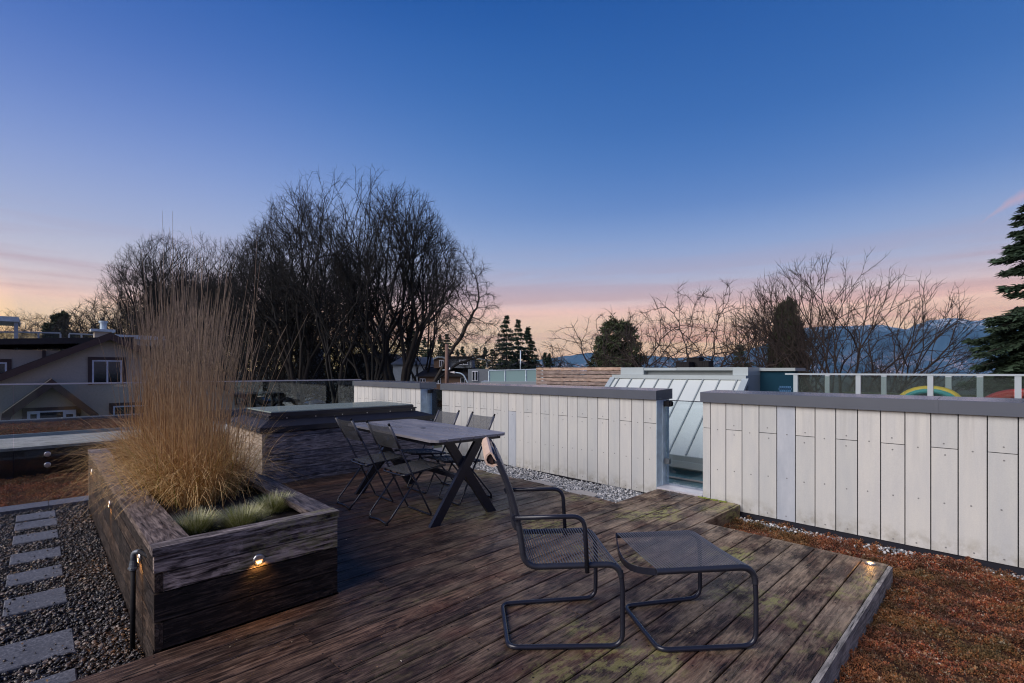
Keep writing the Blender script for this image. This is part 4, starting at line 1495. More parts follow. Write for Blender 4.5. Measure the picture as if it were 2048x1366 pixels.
MB().box(sx0 + .08, 8.4, YA - .02, YB + .02, -.95, .04).build('blue_base', M['blue_base'], sk)
MB().box(sx0 + .06, sx0 + .079, YA - .05, YB + .05, -.235, -.215).build('white_line', M['rail_cap'], sk)
MB().box(8.08, 8.16, YA - .02, YB + .02, 1.25, 1.318).build('top_band', M['roof_pale'], sk)
MB().box(8.165, 9.0, YA - .02, YB - .1, .2, 1.322).build('housing_base', M['sill'], sk)
MB().box(8.17, 8.95, YB - .62, YB - .12, 1.323, 1.458).build('end_block', M['roof_pale'], sk)
MB().box(8.17, 8.95, YA - .02, YA + .22, 1.323, 1.452).build('end_block', M['roof_pale'], sk)
MB().box(8.30, 8.90, YA + .225, YB - .625, 1.323, 1.40).build('clerestory_glass', M['sill'], sk)
MB().box(8.18, 9.0, YA + .225, YA + 1.20, 1.402, 1.455).build('blind_housing', M['sill'], sk)
MB().box(8.18, 9.0, YA + 1.204, YB - .625, 1.402, 1.450).build('blind_housing', M['roof_pale'], sk)
for (ua, ub_, vt, lb) in ((1351, 1378, 724, 'low black tub on the roof housing, leftmost of the three'), (1373, 1398, 715, 'tall black tub on the roof housing, the middle one'),
                         (1396, 1417, 722, 'low black tub on the roof housing, rightmost of the three')):
    Xp = 9.32 + (.26 if vt == 715 else 0)
    ya, yb, zt = onX(ub_, 730, Xp)[1], onX(ua, 730, Xp)[1], onX(ua, vt, Xp)[2]
    m = MB().box(Xp, Xp + .22, ya, yb, 1.456, zt - .015).box(Xp - .012, Xp + .232, ya - .01, yb + .01, zt - .0149, zt)
    for k in range(6):
        yk = ya + (yb - ya) * (k + .5) / 6
        m.box(Xp - .008, Xp - .0005, yk - .006, yk + .006, 1.46, zt - .02)
    tag(m.build('planter_tub', M['black'], loc=(Xp, ya, 1.456)), lb, 'tub', 'black tubs on the roof housing')
MB().box(9.0, 9.6, 3.45, 5.6, 1.0, 1.455).build('housing_rear', M['sill'], sk)

# blue stair wall
bw = ethis('blue_wall', (9.0, 2.9, -.9), 'deep blue rendered stair wall with a grey capping, right of the sloping skylight', 'wall')
a, b = onX(1486, 741, 8.7), onX(1588, 741, 8.7)
MB().box(8.7, 8.9, b[1], a[1] + .04, -.95, onX(1500, 742, 8.7)[2]).build('render_face', M['blue_wall'], bw)
MB().box(8.66, 9.2, b[1] - .03, a[1] + .2, onX(1500, 742, 8.7)[2] + .001, onX(1500, 736, 8.7)[2]).build('capping', M['sill'], bw)
bc = ethis('garden_chair', (8.3, 2.5, 0), 'blue slatted chair back tucked against the deep blue wall', 'chair')
m = MB()
for k in range(6):
    m.box(8.30, 8.315, 2.42 + k * .028, 2.438 + k * .028, -.2, 1.16)
m.box(8.30, 8.32, 2.41, 2.59, 1.10, 1.13)
m.build('backrest', plain('blue plastic', (0.02, 0.10, 0.22), .4), bc)
MB().box(8.0, 8.3, 2.41, 2.60, .18, .22).build('seat', plain('blue plastic seat', (0.02, 0.10, 0.22), .4), bc)
for (x, y) in ((8.02, 2.43), (8.02, 2.58), (8.29, 2.43), (8.29, 2.58)):
    MB().box(x - .012, x + .012, y - .012, y + .012, -.95 + .0, .18).build('leg', M['black'], bc)

# frosted balustrade on the neighbour's terrace
fr = ethis('frosted_balustrade', (7.5, .8, -.9), 'frosted glass balustrade with pale posts and a thin top rail above the right wall', 'balustrade')
posts_y = [onX(u, 760, 7.5)[1] for u in (1592, 1717, 1861, 2036)] + [-.65, -1.35]
for y in posts_y:
    MB().box(7.475, 7.525, y - .026, y + .026, -.95, 1.34).build('post', M['white'], fr)
for a, b in zip(posts_y[:-1], posts_y[1:]):
    MB().box(7.498, 7.506, b + .03, a - .03, .05, 1.325).build('pane', M['frost'], fr)
MB().box(7.47, 7.53, posts_y[-1], 2.25, 1.3405, 1.362).build('top_rail', M['white'], fr)
fb = ethis('far_balustrade', (9.2, 1.2, -.9), 'second row of pale posts seen blurred through the frosted glass', 'balustrade')
for u in (1655, 1768, 1897, 1960):
    p = onX(u, 760, 8.6)
    MB().box(8.58, 8.62, p[1] - .03, p[1] + .03, -.95, 1.33).build('post', M['white'], fb)
tbk = MB().box(9.6, 9.8, -5, 2.0, -.95, 1.05).build('hedge_screen', M['cypress'])
tag(tbk, 'dark clipped hedge behind the frosted balustrade', 'hedge')


def hoop_chair(u, v, Xp, r, c1, c2, name, label):
    p = onX(u, v, Xp)
    t = ethis('hoop_chair', (Xp, p[1], -.95), label, 'chair', 'round string garden chairs behind the frosted glass')
    cz = p[2] - r * .62
    ring = [(Xp + .10 * cos(a) * 0 + .12 * sin(a), p[1] + r * cos(a), cz + r * .62 * sin(a)) for a in np.linspace(0, 2 * pi, 33)]
    m1 = plain(name + ' frame', c1, .4); m2 = plain(name + ' cords', c2, .5)
    MB().tube(ring, .040, 8, False).build('hoop', m1, t)
    ring2 = [(p_[0] - .03, p[1] + (p_[1] - p[1]) * .86, cz + (p_[2] - cz) * .84) for p_ in ring]
    MB().tube(ring2, .034, 8, False).build('inner_hoop', m2, t)
    m = MB()
    hub = np.array((Xp + .22, p[1], cz - .18))
    for a in np.linspace(0, 2 * pi, 73)[:-1]:
        q = np.array((Xp + .12 * sin(a), p[1] + (r - .01) * cos(a), cz + (r - .01) * .62 * sin(a)))
        m.tube([q, (q + hub) / 2 + np.array((.06, 0, -.02)), hub], .011, 4, False)
    m.build('cords', m2, t, kind='stuff')
    MB().tube(fillet([(Xp + .3, p[1] - .25, -.94), (Xp + .05, p[1] - .2, cz - .2), (Xp + .05, p[1] + .2, cz - .2), (Xp + .3, p[1] + .25, -.94)], .06), .014, 8).build('leg', m1, t)
    MB().tube(fillet([(Xp - .2, p[1] - .25, -.94), (Xp + .0, p[1] - .2, cz - .22), (Xp + .0, p[1] + .2, cz - .22), (Xp - .2, p[1] + .25, -.94)], .06), .014, 8).build('leg', m1, t)
    return t


hoop_chair(1858, 778, 8.0, .29, (.72, .50, .02), (.02, .32, .33), 'teal chair', 'round chair with yellow hoop and teal cords behind the frosted glass')
hoop_chair(2050, 785, 7.72, .36, (.60, .025, .02), (.62, .05, .03), 'red chair', 'round red corded chair at the right picture edge')

# slatted timber fence
sf = ethis('slat_fence', (8.3, 6.4, -.5), 'horizontal cedar slat fence beside the sloping skylight', 'fence')
ys, ye = onX(1072, 740, 8.2)[1], onX(1243, 740, 8.2)[1]
z_top = onX(1150, 735, 8.2)[2]
for k in range(12):
    MB().box(8.2, 8.222, ye, ys, z_top - .062 - k * .076, z_top - k * .076).build('slat', M['fence_wood'], sf)
for y in np.linspace(ye + .1, ys - .03, 4):
    MB().box(8.223, 8.29, y - .035, y + .035, -.9, z_top - .002).build('post', M['fence_wood'], sf)
MB().box(8.0, 14, 5.7, 12, -3, -.9).build('neighbour_roof_slab', M['terrace'], kind='structure')

# teal glass balustrades farther along
tg = ethis('glass_balustrade', (14, 13, 0), 'greenish glass balustrade of a farther roof terrace, left of the cedar fence', 'balustrade')
g1 = [at(u, 17, v) for u, v in ((978, 741), (1010, 740), (1052, 739), (1085, 738))]
tealglass = MT('teal glass', .12, 0, (.22, .33, .32), .6).m
for a, b in zip(g1[:-1], g1[1:]):
    d = (b - a); L_ = np.linalg.norm(d[:2]); d = d / L_
    z1 = a[2] - .02
    MB().bar(a + d * .03 + np.array((0, 0, -.26)), b - d * .03 + np.array((0, 0, -.26)), .02, .48).build('pane', tealglass, tg)
    MB().bar(a, b, .05, .03).build('top_rail', M['galv'], tg)
for p in g1:
    MB().box(p[0] - .02, p[0] + .02, p[1] - .02, p[1] + .02, p[2] - .6, p[2] - .017).build('post', M['galv'], tg)
p = at(1005, 17.2, 762)
MB().bar(at(965, 17.4, 766), at(1090, 17.4, 766), 2.0, .14).build('parapet_top', M['sill'], tg)
MB().bar(at(965, 17.6, 790), at(1090, 17.6, 790), 1.8, .7).build('parapet_face', M['stucco'], tg)


# ================================================================== HOUSES
def gable_house(name, label, Yw, apex_uv, hw, eave_drop, depth, wallm, base_z=-8.0, over=.35, barge=.28, roofm=None, cat='house'):
    """gable end in the plane y = Yw facing the camera side; roof runs back from it"""
    a = onY(*apex_uv, Yw)
    t = ethis(name, (a[0], Yw, base_z), label, cat)
    ex0, ex1, ez = a[0] - hw, a[0] + hw, a[2] - eave_drop
    inset = .45
    MB().prism([(ex0 + inset, base_z), (ex1 - inset, base_z), (ex1 - inset, ez + inset * eave_drop / hw - .12), (a[0], a[2] - .18), (ex0 + inset, ez + inset * eave_drop / hw - .12)], 'y', Yw, Yw + depth).build('wall', wallm, t)
    for s_ in (-1, 1):
        e = a[0] + s_ * hw
        th = .16
        MB().prism([(a[0], a[2]), (e, ez), (e, ez - th), (a[0], a[2] - th)], 'y', Yw - over, Yw + depth + .3).build('roof', roofm or M['shingle'], t)
        MB().prism([(a[0] + s_ * .001, a[2] - .02), (e, ez - .02), (e, ez - barge), (a[0] + s_ * .001, a[2] - barge)], 'y', Yw - over - .05, Yw - over - .003).build('barge_board', M['trim_brown'], t)
    return t, a


def window(parent, x0, x1, z0, z1, y, panes=2, trim=.12, fr_=.055, trimm=None):
    """window facing -y with trim, frame, mullions and glass"""
    w = MB()
    w.box(x0 - trim, x1 + trim, y - .05, y - .004, z1, z1 + trim).box(x0 - trim, x0, y - .05, y - .004, z0 - .02, z1 - .001).box(x1, x1 + trim, y - .05, y - .004, z0 - .02, z1 - .001)
    wo_ = w.build('window', trimm or M['trim_brown'], parent)
    wo_['_org'] = parent['_org']
    f = MB()
    f.box(x0, x1, y - .045, y - .01, z0, z0 + fr_).box(x0, x1, y - .045, y - .01, z1 - fr_, z1).box(x0, x0 + fr_, y - .045, y - .01, z0 + fr_, z1 - fr_).box(x1 - fr_, x1, y - .045, y - .01, z0 + fr_, z1 - fr_)
    for k in range(1, panes):
        xm = x0 + (x1 - x0) * k / panes
        f.box(xm - fr_ / 2, xm + fr_ / 2, y - .042, y - .01, z0 + fr_, z1 - fr_)
    f.build('window_frame', M['window_white'], wo_)
    MB().box(x0 + fr_, x1 - fr_, y - .03, y - .012, z0 + fr_, z1 - fr_).build('pane', M['glass_dark'], wo_)
    return wo_


YH = 25.0
hs, ap = gable_house('stucco_house', 'dark gabled house in taupe stucco with white framed windows, left beyond the glass guard', YH, (219, 666), 4.9, 2.60, 9, M['stucco'])
a, b = onY(184, 720, YH), onY(244, 767, YH)
window(hs, a[0], b[0], b[2], a[2], YH, 2)
a, b = onY(226, 812, YH), onY(300, 840, YH)
window(hs, a[0], b[0], b[2], a[2], YH, 2)
# porch gable
pa = onY(103, 757, YH - 1.6)
for s_ in (-1, 1):
    e = onY(5 if s_ < 0 else 195, 826, YH - 1.6)
    m = MB().prism([(pa[0], pa[2]), (e[0], e[2]), (e[0], e[2] - .13), (pa[0], pa[2] - .13)], 'y', YH - 2.0, YH + .2)
    m.build('porch_roof', M['shingle'], hs)
    MB().prism([(pa[0] + s_ * .001, pa[2] - .01), (e[0], e[2] - .01), (e[0], e[2] - .30), (pa[0] + s_ * .001, pa[2] - .30)], 'y', YH - 2.06, YH - 2.003).build('barge_board', M['trim_brown'], hs)
    # carved end of the barge board
    MB().prism([(e[0], e[2] - .02), (e[0] - s_ * .25, e[2] - .02), (e[0] - s_ * .1, e[2] - .5), (e[0] + s_ * .05, e[2] - .5)], 'y', YH - 2.05, YH - 2.004).build('corbel', M['trim_brown'], hs)
l_, r_ = onY(18, 830, YH - 1.6), onY(182, 830, YH - 1.6)
MB().prism([(l_[0], -8), (r_[0], -8), (r_[0], l_[2] + .05), (pa[0], pa[2] - .2), (l_[0], l_[2] + .05)], 'y', YH - 1.6, YH - .01).build('porch_wall', M['stucco'], hs)
a, b = onY(54, 823, YH - 1.6), onY(152, 850, YH - 1.6)
w_ = window(hs, a[0], b[0], b[2] - .4, a[2], YH - 1.6, 1)
for u0, u1 in ((54, 80), (126, 152)):
    p, q = onY(u0, 823, YH - 1.66), onY(u1, 850, YH - 1.66)
    f = MB()
    f.box(p[0], q[0], YH - 1.665, YH - 1.655, p[2] - .10, p[2]).box(p[0], p[0] + .08, YH - 1.665, YH - 1.655, q[2] - .4, p[2] - .101).box(q[0] - .08, q[0], YH - 1.665, YH - 1.655, q[2] - .4, p[2] - .101)
    f.build('sash', M['window_white'], w_)
# flat roofed side wing with dark eaves
wl, wr = onY(-70, 740, YH + 1.2), onY(165, 740, YH + 1.2)
zt = onY(60, 700, YH + 1.2)[2]
MB().box(wl[0], wr[0], YH + 1.2, YH + 8, -8, zt).build('wing_wall', M['stucco'], hs)
MB().add([(wl[0] - .3, YH + .7, zt + .10), (wr[0] + 1.6, YH + .7, zt + .38), (wr[0] + 1.6, YH + 8, zt + .38), (wl[0] - .3, YH + 8, zt + .10),
          (wl[0] - .3, YH + .7, zt + .30), (wr[0] + 1.6, YH + .7, zt + .62), (wr[0] + 1.6, YH + 8, zt + .62), (wl[0] - .3, YH + 8, zt + .30)],
         [(0, 3, 2, 1), (4, 5, 6, 7), (0, 1, 5, 4), (1, 2, 6, 5), (2, 3, 7, 6), (3, 0, 4, 7)]).build('wing_roof', M['shingle'], hs)
p = onY(88, 730, YH + 1.1)
MB().box(p[0] - .05, p[0] + .05, YH + 1.08, YH + 1.18, p[2] - 2, zt).build('downpipe', M['trim_brown'], hs)
a, b = onY(-40, 724, YH + 1.2), onY(14, 762, YH + 1.2)
window(hs, a[0], b[0], b[2], a[2], YH + 1.2, 2)
# chimney with a pale flue
p = onY(206, 665, YH + 3)
MB().box(p[0] - .30, p[0] + .30, YH + 2.8, YH + 3.4, 1.0, p[2] + .02).build('chimney', M['stucco'], hs)
MB().box(p[0] - .42, p[0] + .40, YH + 2.7, YH + 3.5, p[2] + .021, p[2] + .13).lathe([(.12, 0), (.12, .30), (.16, .30), (.16, .38)], (p[0] + .02, YH + 3.1, p[2] + .131), 12).build('flue_cap', M['galv'], hs)

# roof deck railing behind the house, with a pergola frame at the picture edge
rd = ethis('roof_deck_railing', (0, YH + 6, 2), 'pale framed glass railing on the dark house roof at the left', 'railing')
Yr = YH + 4
pp = [onY(u, v, Yr) for u, v in ((-60, 664), (32, 664), (77, 665), (121, 666))]
pp2 = [onY(u, v, Yr) for u, v in ((138, 667), (163, 668), (200, 670))]
for seg in (pp, pp2):
    for a, b in zip(seg[:-1], seg[1:]):
        MB().bar(a, b, .05, .06).build('top_rail', M['white'], rd)
        MB().bar(a + np.array((0, 0, -.60)), b + np.array((0, 0, -.60)), .05, .05).build('bottom_rail', M['white'], rd)
        MB().bar(a + np.array((.03, 0, -.3)), b + np.array((-.03, 0, -.3)), .012, .54).build('pane', M['frost'], rd)
    for q in seg:
        MB().box(q[0] - .03, q[0] + .03, Yr - .03, Yr + .03, q[2] - .7, q[2] - .031).build('post', M['white'], rd)
pg = ethis('pergola', (-3, Yr + 1, 2), 'pale flat topped pergola frame on the roof deck at the left picture edge', 'pergola')
a, b = onY(-70, 634, Yr - .2), onY(38, 636, Yr - .2)
MB().box(a[0], b[0], Yr - .4, Yr + 2.5, a[2] - .10, a[2] + .10).build('canopy', M['galv'], pg)
for u in (33, -60):
    q = onY(u, 640, Yr - .2)
    MB().box(q[0] - .07, q[0] + .05, Yr - .3, Yr - .18, 1.4, a[2] - .101).build('post', M['white'], pg)
fl = ethis('flat_roof_hut', (4, YH + 3, 0), 'small flat pale roof poking out just right of the gable peak', 'building')
a, b = onY(228, 676, YH + 2.5), onY(292, 671, YH + 2.5)
MB().box(a[0], b[0] + .8, YH + 2.5, YH + 5, a[2] - .02, a[2] + .16).build('roof', M['galv'], fl)
MB().prism([(a[0] + .1, a[2] - .021), (b[0] + .8, a[2] - .021), (b[0] + .8, a[2] - .3), (a[0] + .5, a[2] - .3)], 'y', YH + 2.6, YH + 4.9).build('wall', M['stucco'], fl)


def face_house(name, label, u0, u1, vt, vb, depth, thick, wallm, wins=(), roof=None, cat='house'):
    """far house whose front faces the camera; wins are (u0,u1,v0,v1) rectangles"""
    a, b = at(u0, depth, vt), at(u1, depth, vt)
    zb = -9.0
    t = ethis(name, (a[0], a[1], zb), label, cat)
    def P(u, v, dd): return at(u, depth + dd, None, 0) * np.array((1, 1, 0)) + np.array((0, 0, CH - (v - HY) * depth / F))
    def quadbox(u0, u1, v0, v1, d0, d1, zb_=None):
        m = MB()
        z1 = CH - (v0 - HY) * depth / F
        z0 = CH - (v1 - HY) * depth / F if zb_ is None else zb_
        A, B = (FW + RT * (u0 - CX) / F) * depth, (FW + RT * (u1 - CX) / F) * depth
        vs = []
        for z in (z0, z1):
            for q, dd in ((A, d0), (B, d0), (B, d1), (A, d1)):
                p = q + FW * dd
                vs.append((p[0], p[1], z))
        return m.add(vs, [(0, 3, 2, 1), (4, 5, 6, 7), (0, 1, 5, 4), (1, 2, 6, 5), (2, 3, 7, 6), (3, 0, 4, 7)])
    t_q = quadbox
    quadbox(u0, u1, vt, vb, 0, thick, zb).build('wall', wallm, t)
    for (x0, x1, y0, y1) in wins:
        w = quadbox(x0, x1, y0, y1, -.08, -.01).build('window', M['window_white'], t)
        w['_org'] = t['_org']
        n_ = 2 if x1 - x0 > 9 else 1
        for k in range(n_):
            a_, b_ = x0 + (x1 - x0) * k / n_ + 1, x0 + (x1 - x0) * (k + 1) / n_ - 1
            quadbox(a_, b_, y0 + 1.3, y1 - 1.3, -.10, -.082).build('pane', M['glass_dark'], w)
    if roof:
        ur0, ur1, vr0, vr1, mat = roof
        m = MB()
        z0, z1 = CH - (vr1 - HY) * depth / F, CH - (vr0 - HY) * depth / F
        A, B = (FW + RT * (ur0 - CX) / F) * depth - FW * .5, (FW + RT * (ur1 - CX) / F) * depth - FW * .5
        A2, B2 = (FW + RT * (ur0 + (ur1 - ur0) * .16 - CX) / F) * depth, (FW + RT * (ur1 - (ur1 - ur0) * .16 - CX) / F) * depth
        C_, D_ = B + FW * (thick + 1), A + FW * (thick + 1)
        C2, D2 = B2 + FW * thick * .6, A2 + FW * thick * .6
        A2, B2 = A2 + FW * thick * .4, B2 + FW * thick * .4
        vs = [(p[0], p[1], z0) for p in (A, B, C_, D_)] + [(p[0], p[1], z1) for p in (A2, B2, C2, D2)]
        m.add(vs, [(0, 3, 2, 1), (4, 5, 6, 7), (0, 1, 5, 4), (1, 2, 6, 5), (2, 3, 7, 6), (3, 0, 4, 7)]).build('roof', mat, t)
    return t, t_q


h1, q1 = face_house('blue_house', 'pale blue house half hidden by branches left of the timber pole', 786, 862, 729, 790, 72, 8, M['blue_siding'], ((804, 812, 733, 746), (848, 856, 733, 746)), (780, 868, 713, 729, M['grey_siding']))
h2, q2 = face_house('brown_house', 'brown shingled house with dark hipped roof behind the timber pole', 838, 958, 753, 800, 64, 8, M['brown_siding'], ((840, 851, 757, 768), (871, 882, 757, 768), (921, 930, 755, 770)), (828, 966, 733, 753, M['shingle']))
q2(868, 893, 716, 736, -.2, 4).build('dormer_wall', M['brown_siding'], h2)
m = MB()
arc = [(867 + 27 * k / 8, 717 - 4.5 * sin(pi * k / 8)) for k in range(9)]
vs = []
for dd in (-.5, 3.5):
    for (u, v) in arc + [(u, v + 3) for u, v in arc[::-1]]:
        p = (FW + RT * (u - CX) / F) * 64 + FW * dd
        vs.append((p[0], p[1], CH - (v - HY) * 64 / F))
n_ = 18
m.add(vs, [tuple(range(n_)), tuple(range(n_, 2 * n_))[::-1]] + [(k, n_ + k, n_ + (k + 1) % n_, (k + 1) % n_) for k in range(n_)]).build('dormer_roof', M['roof_pale'], h2)
w = q2(879, 888, 720, 733, -.28, -.21).build('window', M['window_white'], h2); w['_org'] = h2['_org']
q2(880, 883, 721.5, 732, -.30, -.285).build('pane', M['glass_dark'], w); q2(884, 887, 721.5, 732, -.30, -.285).build('pane', M['glass_dark'], w)
q2(894, 944, 715, 736, .4, 5).build('upper_wall', M['grey_siding'], h2)
w = q2(918, 936, 719, 730, .3, .39).build('window', M['window_white'], h2); w['_org'] = h2['_org']
q2(920, 926, 721, 728, .27, .295).build('pane', M['glass_dark'], w); q2(928, 934, 721, 728, .27, .295).build('pane', M['glass_dark'], w)
q2(892, 946, 712.5, 714.9, -.2, 6).build('flat_roof', M['shingle'], h2)
rr_ = ethis('roof_terrace_frame', tuple(at(960, 62, 735)), 'thin white canopy frame on the dark roof right of the timber pole', 'canopy frame')
MB().bar(at(943, 62, 715), at(983, 62, 721.5), .18, .14).build('top_beam', M['white'], rr_)
for u, v in ((941, 720), (974, 720)):
    MB().bar(at(u, 62, v), at(u, 62, 735), .10, .10, (1, 0, 0)).build('post', M['white'], rr_)
h3, q3 = face_house('dark_flat_house', 'dark flat roofed block with a tall teal window', 936, 986, 738, 790, 52, 8, M['grey_siding'], ((944, 956, 742, 762),))
h4, q4 = face_house('porch_house', 'small yellowish porch among the tree trunks left of centre', 747, 759, 733, 770, 78, 3, plain('cream siding', (.36, .30, .22)), ())
q4(749.5, 756, 743, 770, -.1, -.01).build('doorway', M['glass_dark'], h4)
h5, q5 = face_house('white_house', 'white house glimpsed between the big bare trunks', 590, 622, 694, 790, 88, 6, M['blue_siding'], ((600, 606, 712, 722),))
h6, q6 = face_house('far_roofs', 'low grey roofs under the conifers left of the cedar fence', 992, 1072, 729, 780, 95, 6, M['grey_siding'], ((1000, 1012, 732, 737),), (988, 1076, 722, 730, M['shingle']))
h7, q7 = face_house('shed_roof_house', 'dark long roof behind the bare trees', 690, 790, 716, 790, 96, 8, M['grey_siding'], (), (684, 796, 706, 717, M['shingle']))

# ---- poles and lamp
pe = ethis('timber_pole', tuple(at(893.5, 45, 800)), 'brown timber utility pole in front of the arched dormer', 'utility pole')
MB().tube([at(893.5, 45, 820), at(893.5, 45, 688)], [.20, .16], 10).build('shaft', M['pole'], pe)
MB().bar(at(885, 45, 740), at(900, 45, 739), .08, .08).build('bracket', M['galv'], pe)
MB().lathe([(.05, 0), (.07, .05), (.05, .16), (.02, .20)], tuple(at(899.5, 44.8, 739)), 8).build('insulator', M['rail_cap'], pe)
sl = ethis('street_lamp', tuple(at(936, 40, 800)), 'street lamp with a curved arm and pale head right of the timber pole', 'street lamp')
MB().tube([at(936, 40, 830), at(935.5, 40, 770)] + fillet([at(935, 40, 765), at(926, 40, 747), at(908, 40, 745)], .8, 6), .055, 8).build('arm', M['galv'], sl)
MB().add([tuple(at(u, d_, v)) for u, d_, v in ((899, 40, 744), (909, 39.8, 742.3), (909, 40.2, 742.3), (909, 39.8, 747), (909, 40.2, 747))], [(0, 1, 3), (0, 4, 2), (0, 2, 1), (0, 3, 4), (1, 2, 4, 3)]).build('lamp_head', M['rail_cap'], sl)
tp = MB().tube([at(1041, 30, 760), at(1041, 30, 701)], .035, 8)
tag(tp.build('thin_pole', M['galv'], loc=tuple(at(1041, 30, 760))), 'thin pale pole in front of the group of three conifers', 'pole')

# ---- ground, road
R_ = [0, 12, 20, 30, 45, 60, 80, 110, 160, 300, 700, 1500, 4000, 9000, 16000]
TH = np.linspace(-pi, pi, 73)
def gz(r, th):
    base = np.interp(r, [0, 12, 30, 60, 110, 300, 16000], [-9, -9, -8, -4.6, -4.4, -5, -40])
    w = 1 / (1 + np.exp((th - .80) * 9))        # rises towards the left, falls away to the inlet on the right
    low = np.interp(r, [0, 12, 60, 300, 16000], [-9, -9, -14, -40, -60])
    return base * w + low * (1 - w)
V, Q = [], []
for r in R_:
    for th in TH:
        V.append((r * sin(th), r * cos(th), gz(r, th)))
n_ = len(TH)
for i_ in range(len(R_) - 1):
    for k in range(n_ - 1):
        Q.append((i_ * n_ + k, i_ * n_ + k + 1, (i_ + 1) * n_ + k + 1, (i_ + 1) * n_ + k))
o = np_mesh('ground', V, Q, M['ground'], nper=4); o['kind'] = 'structure'


def gpt(u, depth, dz=0):
    p = at(u, depth)
    p[2] = gz(math.hypot(p[0], p[1]), math.atan2(p[0], p[1])) + dz
    return p


# street seen through the guard glass
m = MB()
pts = [(gpt(u, d1, .05), gpt(u, d2, .05)) for u, d1, d2 in ((380, 74, 84), (440, 75, 85), (500, 76, 86), (560, 77, 87), (620, 78, 88), (700, 80, 90), (800, 82, 92))]
for (a, b), (c_, d_) in zip(pts[:-1], pts[1:]):
    m.add([a, c_, d_, b], [(0, 1, 2, 3)])
m.build('road', M['asphalt'], kind='structure')
m = MB()
pts = [(gpt(u, d1, .06), gpt(u, d1 + .6, .06)) for u, d1 in ((380, 86.5), (500, 88.5), (620, 90.5), (700, 92.5), (800, 94.5))]
for (a, b), (c_, d_) in zip(pts[:-1], pts[1:]):
    vs = [a, c_, d_, b] + [p + np.array((0, 0, .12)) for p in (a, c_, d_, b)]
    m.add(vs, [(4, 5, 6, 7), (0, 1, 5, 4), (2, 3, 7, 6)])
m.build('pavement', M['mortar'], kind='structure')


def car(name, u, depth, yaw, paint, label):
    g = gpt(u, depth, .06)
    t = empty(name, tuple(g), label, 'car', 'cars parked on the street below', rz=yaw)
    body = [(-2.1, .35), (2.1, .35), (2.15, .75), (1.3, .92), (-1.9, .98), (-2.15, .8)]
    MB().prism(body, 'y', -.85, .85).build('body', paint, t)
    cab = [(-1.75, .98), (1.05, .93), (.45, 1.42), (-1.25, 1.45)]
    MB().prism(cab, 'y', -.74, .74).build('windows', M['glass_dark'], t)
    MB().box(-1.2, .4, -.70, .70, 1.451, 1.48).build('roof', paint, t)
    for x in (-1.35, 1.35):
        for y in (-.86, .86):
            MB().lathe([(.1, -.09), (.31, -.09), (.33, 0), (.31, .09), (.1, .09)], (x, y, .33), 14, 'y').build('wheel', M['black'], t)
    for y in (-.6, .6):
        MB().box(2.12, 2.17, y - .16, y + .16, .6, .74).build('headlight', M['rail_cap'], t)
    return t


car('parked_car', 588, 80, 2.2, plain('white car paint', (.55, .6, .65), .25), 'pale parked car low behind the guard glass above the skylight')
car('parked_car', 512, 84, 2.3, plain('black car paint', (.02, .02, .025), .2), 'black parked car beside the reeds behind the guard glass')

# ================================================================== TREES
def grow(seed, attract, start, step, infl, kill, pull=(0, 0, 0), iters=160, smooth=3, spar=None):
    """space colonisation: returns node positions and parents"""
    r_ = np.random.default_rng(seed)
    A = attract.copy()
    nodes = [np.array(p, float) for p in start]
    par = [i_ - 1 for i_ in range(len(start))] if spar is None else list(spar)
    P = np.array(nodes)
    d = np.full(len(A), 1e9); idx = np.zeros(len(A), int)
    def upd(new, off):
        nonlocal d, idx
        D_ = np.linalg.norm(A[:, None, :] - new[None], axis=2)
        j = D_.argmin(1); dm = D_[np.arange(len(A)), j]
        b = dm < d
        d[b] = dm[b]; idx[b] = j[b] + off
    upd(P, 0)
    pull = np.array(pull, float)
    for it in range(iters):
        act = d < infl
        if not act.any():
            break
        ii = idx[act]
        v = A[act] - P[ii]
        v /= np.linalg.norm(v, axis=1, keepdims=True) + 1e-9
        kc_ = np.bincount([q for q in par if q >= 0], minlength=len(P))
        ok_ = kc_[ii] < 3
        if not ok_.any():
            break
        ii, v = ii[ok_], v[ok_]
        u_, inv = np.unique(ii, return_inverse=True)
        S = np.zeros((len(u_), 3))
        np.add.at(S, inv, v)
        S /= np.linalg.norm(S, axis=1, keepdims=True) + 1e-9
        S += pull + r_.normal(0, .08, S.shape)
        S /= np.linalg.norm(S, axis=1, keepdims=True)
        new = P[u_] + S * step
        o_ = len(P)
        P = np.vstack([P, new])
        par += u_.tolist()
        upd(new, o_)
        keep_ = d > kill
        A, d, idx = A[keep_], d[keep_], idx[keep_]
        if len(A) == 0:
            break
    par = np.array(par)
    kids = np.bincount(par[par >= 0], minlength=len(P)).astype(float)
    for _ in range(smooth):                            # take the zigzag out of the wood
        ks = np.zeros_like(P)
        np.add.at(ks, par[par >= 0], P[par >= 0])
        m_ = (kids > 0) & (par >= 0)
        P[m_] = .4 * P[m_] + .3 * P[par[m_]] + .3 * ks[m_] / kids[m_, None]
    return P, par


